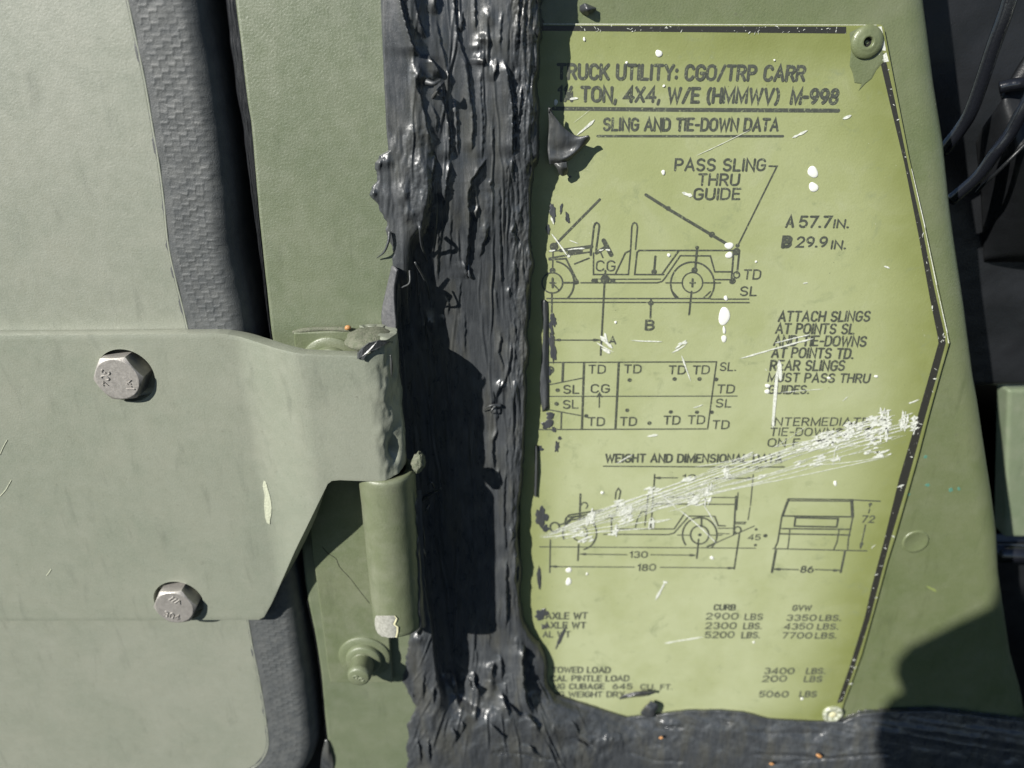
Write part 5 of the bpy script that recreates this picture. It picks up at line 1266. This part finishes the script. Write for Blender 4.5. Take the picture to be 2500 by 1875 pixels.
# scuffed patches where the bundle dug in
for cxs, cys, rx, ry, cnt in [(1900, 90, 22, 85, 56), (1870, 60, 60, 26, 22), (1730, 110, 44, 40, 34), (1640, 150, 70, 30, 36), (1560, 170, 46, 34, 36), (1800, 110, 60, 34, 22), (1500, 200, 60, 18, 20), (1640, 220, 22, 60, 14), (2010, 60, 20, 38, 26), (2062, 80, 10, 42, 24), (1545, 270, 30, 30, 14), (1450, 290, 25, 20, 8), (1840, 190, 40, 50, 16), (950, 450, 18, 50, 18), (880, 490, 30, 22, 14), (660, 440, 40, 22, 16), (500, 580, 40, 36, 18), (310, 585, 22, 36, 16),
                              (250, 665, 30, 20, 10), (290, 690, 40, 22, 14), (1050, 330, 16, 40, 10), (850, 380, 26, 14, 8), (1240, 362, 20, 10, 6), (1890, 240, 40, 16, 12), (455, 505, 40, 14, 8), (520, 540, 14, 36, 9), (440, 655, 14, 22, 7), (1180, 245, 40, 10, 7), (640, 615, 12, 26, 6)]:
    for k in range(cnt):
        x_, y_ = random.uniform(-rx, rx), random.uniform(-ry, ry)
        ln_ = random.uniform(20, 58)
        tall = ry > rx * 1.3
        an = random.gauss(-1.45, .12) if tall and random.random() < .6 else random.gauss(-.33, .07)
        ex_, ey_ = math.cos(an) * ln_ / 2, math.sin(an) * ln_ / 2
        ragged(vs, fs, zz(cxs + x_ - ex_, cys + y_ - ey_), zz(cxs + x_ + ex_, cys + y_ + ey_), random.uniform(1.5, 6.0), random.uniform(-2, 2), 300 + k, 0.03 + 0.003 * (k % 9), .1)
finish('scuff_patch', vs, fs, M['scratch'], 'white scuffed patches within the scratch bundle')['kind'] = 'stuff'
vs, fs = [], []
for i, (a, b, wv) in enumerate([((1408, 330), (1452, 292), 7), ((1934, 336), (1972, 318), 6), ((2057, 290), (2079, 281), 8), ((1806, 876), (1986, 826), 4), ((1891, 838), (1980, 816), 3), ((1898, 900), (1886, 1045), 8), ((1902, 880), (1906, 930), 12), ((1665, 470), (1690, 478), 10), ((1346, 570), (1385, 624), 4), ((1385, 624), (1392, 626), 8), ((1390, 586), (1412, 595), 2.5),
                                ((1385, 610), (1428, 606), 4), ((1340, 613), (1356, 611), 5), ((1600, 1465), (1624, 1420), 7), ((1618, 1420), (1630, 1422), 6), ((1622, 1571), (1716, 1555), 4), ((1540, 831), (1618, 834), 3.5), ((1648, 852), (1676, 830), 6), ((1640, 862), (1674, 842), 4), ((1655, 840), (1678, 836), 8), ((1664, 868), (1686, 930), 4), ((1400, 300), (1440, 268), 0.8), ((1700, 380), (1830, 318), 1.5),
                                ((1470, 330), (1470, 331), 1), ((1345, 530), (1352, 548), 4), ((1456, 836), (1498, 860), 4), ((1465, 820), (1495, 850), 10), ((1468, 850), (1490, 862), 9), ((1476, 812), (1482, 840), 8), ((1390, 242), (1412, 240), 6), ((1478, 609), (1490, 611), 4), ((1462, 611), (1474, 609), 4), ((1692, 996), (1716, 988), 3), ((1580, 1066), (1606, 1062), 6), ((1505, 1132), (1545, 1110), 3), ((2056, 980), (2070, 968), 1.5), ((2217, 985), (2244, 975), 4),
                                ((2190, 1190), (2208, 1184), 4), ((1868, 900), (1872, 905), 2), ((2158, 650), (2172, 655), 5), ((1905, 958), (2010, 950), 1.5), ((2126, 1340), (2138, 1330), 2), ((1960, 692), (1972, 690), 3)]):
    vs, fs = [], []
    ragged(vs, fs, a, b, wv, random.uniform(-1, 1), 500 + i, 0.003 * (i % 9), -1)
    finish('scratch', vs, fs, M['scratch'])
# nicks on the border
vs, fs = [], []
for i in range(46):
    k = random.randrange(len(inner) - 1); t = random.random(); s_ = random.random()
    a = np.array(inner[k]) * (1 - t) + np.array(inner[k + 1]) * t; b = np.array(outer[k]) * (1 - t) + np.array(outer[k + 1]) * t
    p = a * (1 - s_) + b * s_; d = (b - a) / np.linalg.norm(b - a); ln_ = random.uniform(2, 10)
    ang = random.gauss(0, .5); d = np.array([d[0] * math.cos(ang) - d[1] * math.sin(ang), d[0] * math.sin(ang) + d[1] * math.cos(ang)])
    ragged(vs, fs, tuple(p), tuple(p + d * ln_), random.uniform(.8, 2.6), 0, 700 + i, 0.003 * (i % 9), 0)
for i in range(40):
    x_ = random.uniform(1390, 2066); y_ = random.uniform(62, 78); an = random.uniform(0, 3.1); ln_ = random.uniform(2, 9)
    ragged(vs, fs, (x_, y_), (x_ + ln_ * math.cos(an), y_ + ln_ * math.sin(an)), random.uniform(.8, 2.4), 0, 800 + i, 0.003 * (i % 9), 0)
finish('border_nick', vs, fs, M['scratch'], 'tiny bright nicks along the black border')['kind'] = 'stuff'

# ------------------------------------------------------------------ small loose bits
def grain(px, py, h, a, b, rot, label, mat='seed'):
    o = blob('seed_husk', U(px, py, h), a, b, b, M[mat], None, .12, 1.5, int(px) % 50, n=12, rot=rot)
    tag(o, label, 'seed', 'dry seed husks caught on the truck')
grain(2000, 1845, -9.9, 1.6, .8, math.radians(-28), 'largest orange seed husk lying on the lower sealant band')
grain(1884, 1865, -9.9, 1.1, .55, math.radians(-10), 'smaller orange seed husk near the bottom edge, left of the largest husk')
grain(849, 800, 3.9, 1.0, .8, 0.3, 'orange-brown grain sitting on the weld above the hinge leaf')
grain(1614, 1801, -11.2, .9, .6, 0.2, 'tiny tan seed husk on the lower sealant band under the plate')

# flecks of other paint, hairline cracks and scrapes
n = NB('teal_fleck'); n.col((0.08, 0.20, 0.15)); n.rough(0.5); M['teal'] = n.m
n = NB('lime_scrape'); n.col((0.20, 0.24, 0.08)); n.rough(0.5); M['lime'] = n.m
PF = lambda x, y: U(x, y, H_PANEL + 0.03)
def fleck(x, y, rx, ry, rt, mat, seed):
    poly = []
    for k in range(12):
        a = 2 * math.pi * k / 12; r = 1 + 0.8 * float(vn(math.cos(a) * 1.4 + seed, math.sin(a) * 1.4, seed))
        px_, py_ = rx * r * math.cos(a), ry * r * math.sin(a)
        poly.append((x + px_ * math.cos(rt) - py_ * math.sin(rt), y + px_ * math.sin(rt) + py_ * math.cos(rt)))
    leafpoly('paint_fleck', poly, 0.05, M[mat], panel, PF)
for i, (x, y, rx, ry, rt, mt) in enumerate([(2260, 1115, 5, 4, 0, 'teal'), (2265, 1184, 6, 4, 0, 'teal'), (2321, 1196, 5, 6, .4, 'teal'), (2341, 1193, 4, 5, 0, 'teal'), (2217, 1207, 5, 4, 0, 'teal'),
                                            (2274, 1437, 15, 3, .45, 'lime')]):
    fleck(x, y, rx, ry, rt, mt, 40 + i)
tube('hairline_crack', [(787, 1335, 3.0), (800, 1350, 3.0), (820, 1364, 3.0), (830, 1385, 3.0), (855, 1412, 3.0), (880, 1445, 3.0), (902, 1472, 3.0)], 0.12, M['hole'], hb, 6)
def UL_t(pts): return [(x, y, 8.52) for x, y in pts]
for pts in ([(0, 1110), (8, 1092), (18, 1074)], [(0, 1212), (14, 1196), (28, 1172)], [(114, 1405), (120, 1398), (125, 1390)]):
    tube('hair_scratch', UL_t(pts), 0.16, M['flake'], strap, 6)
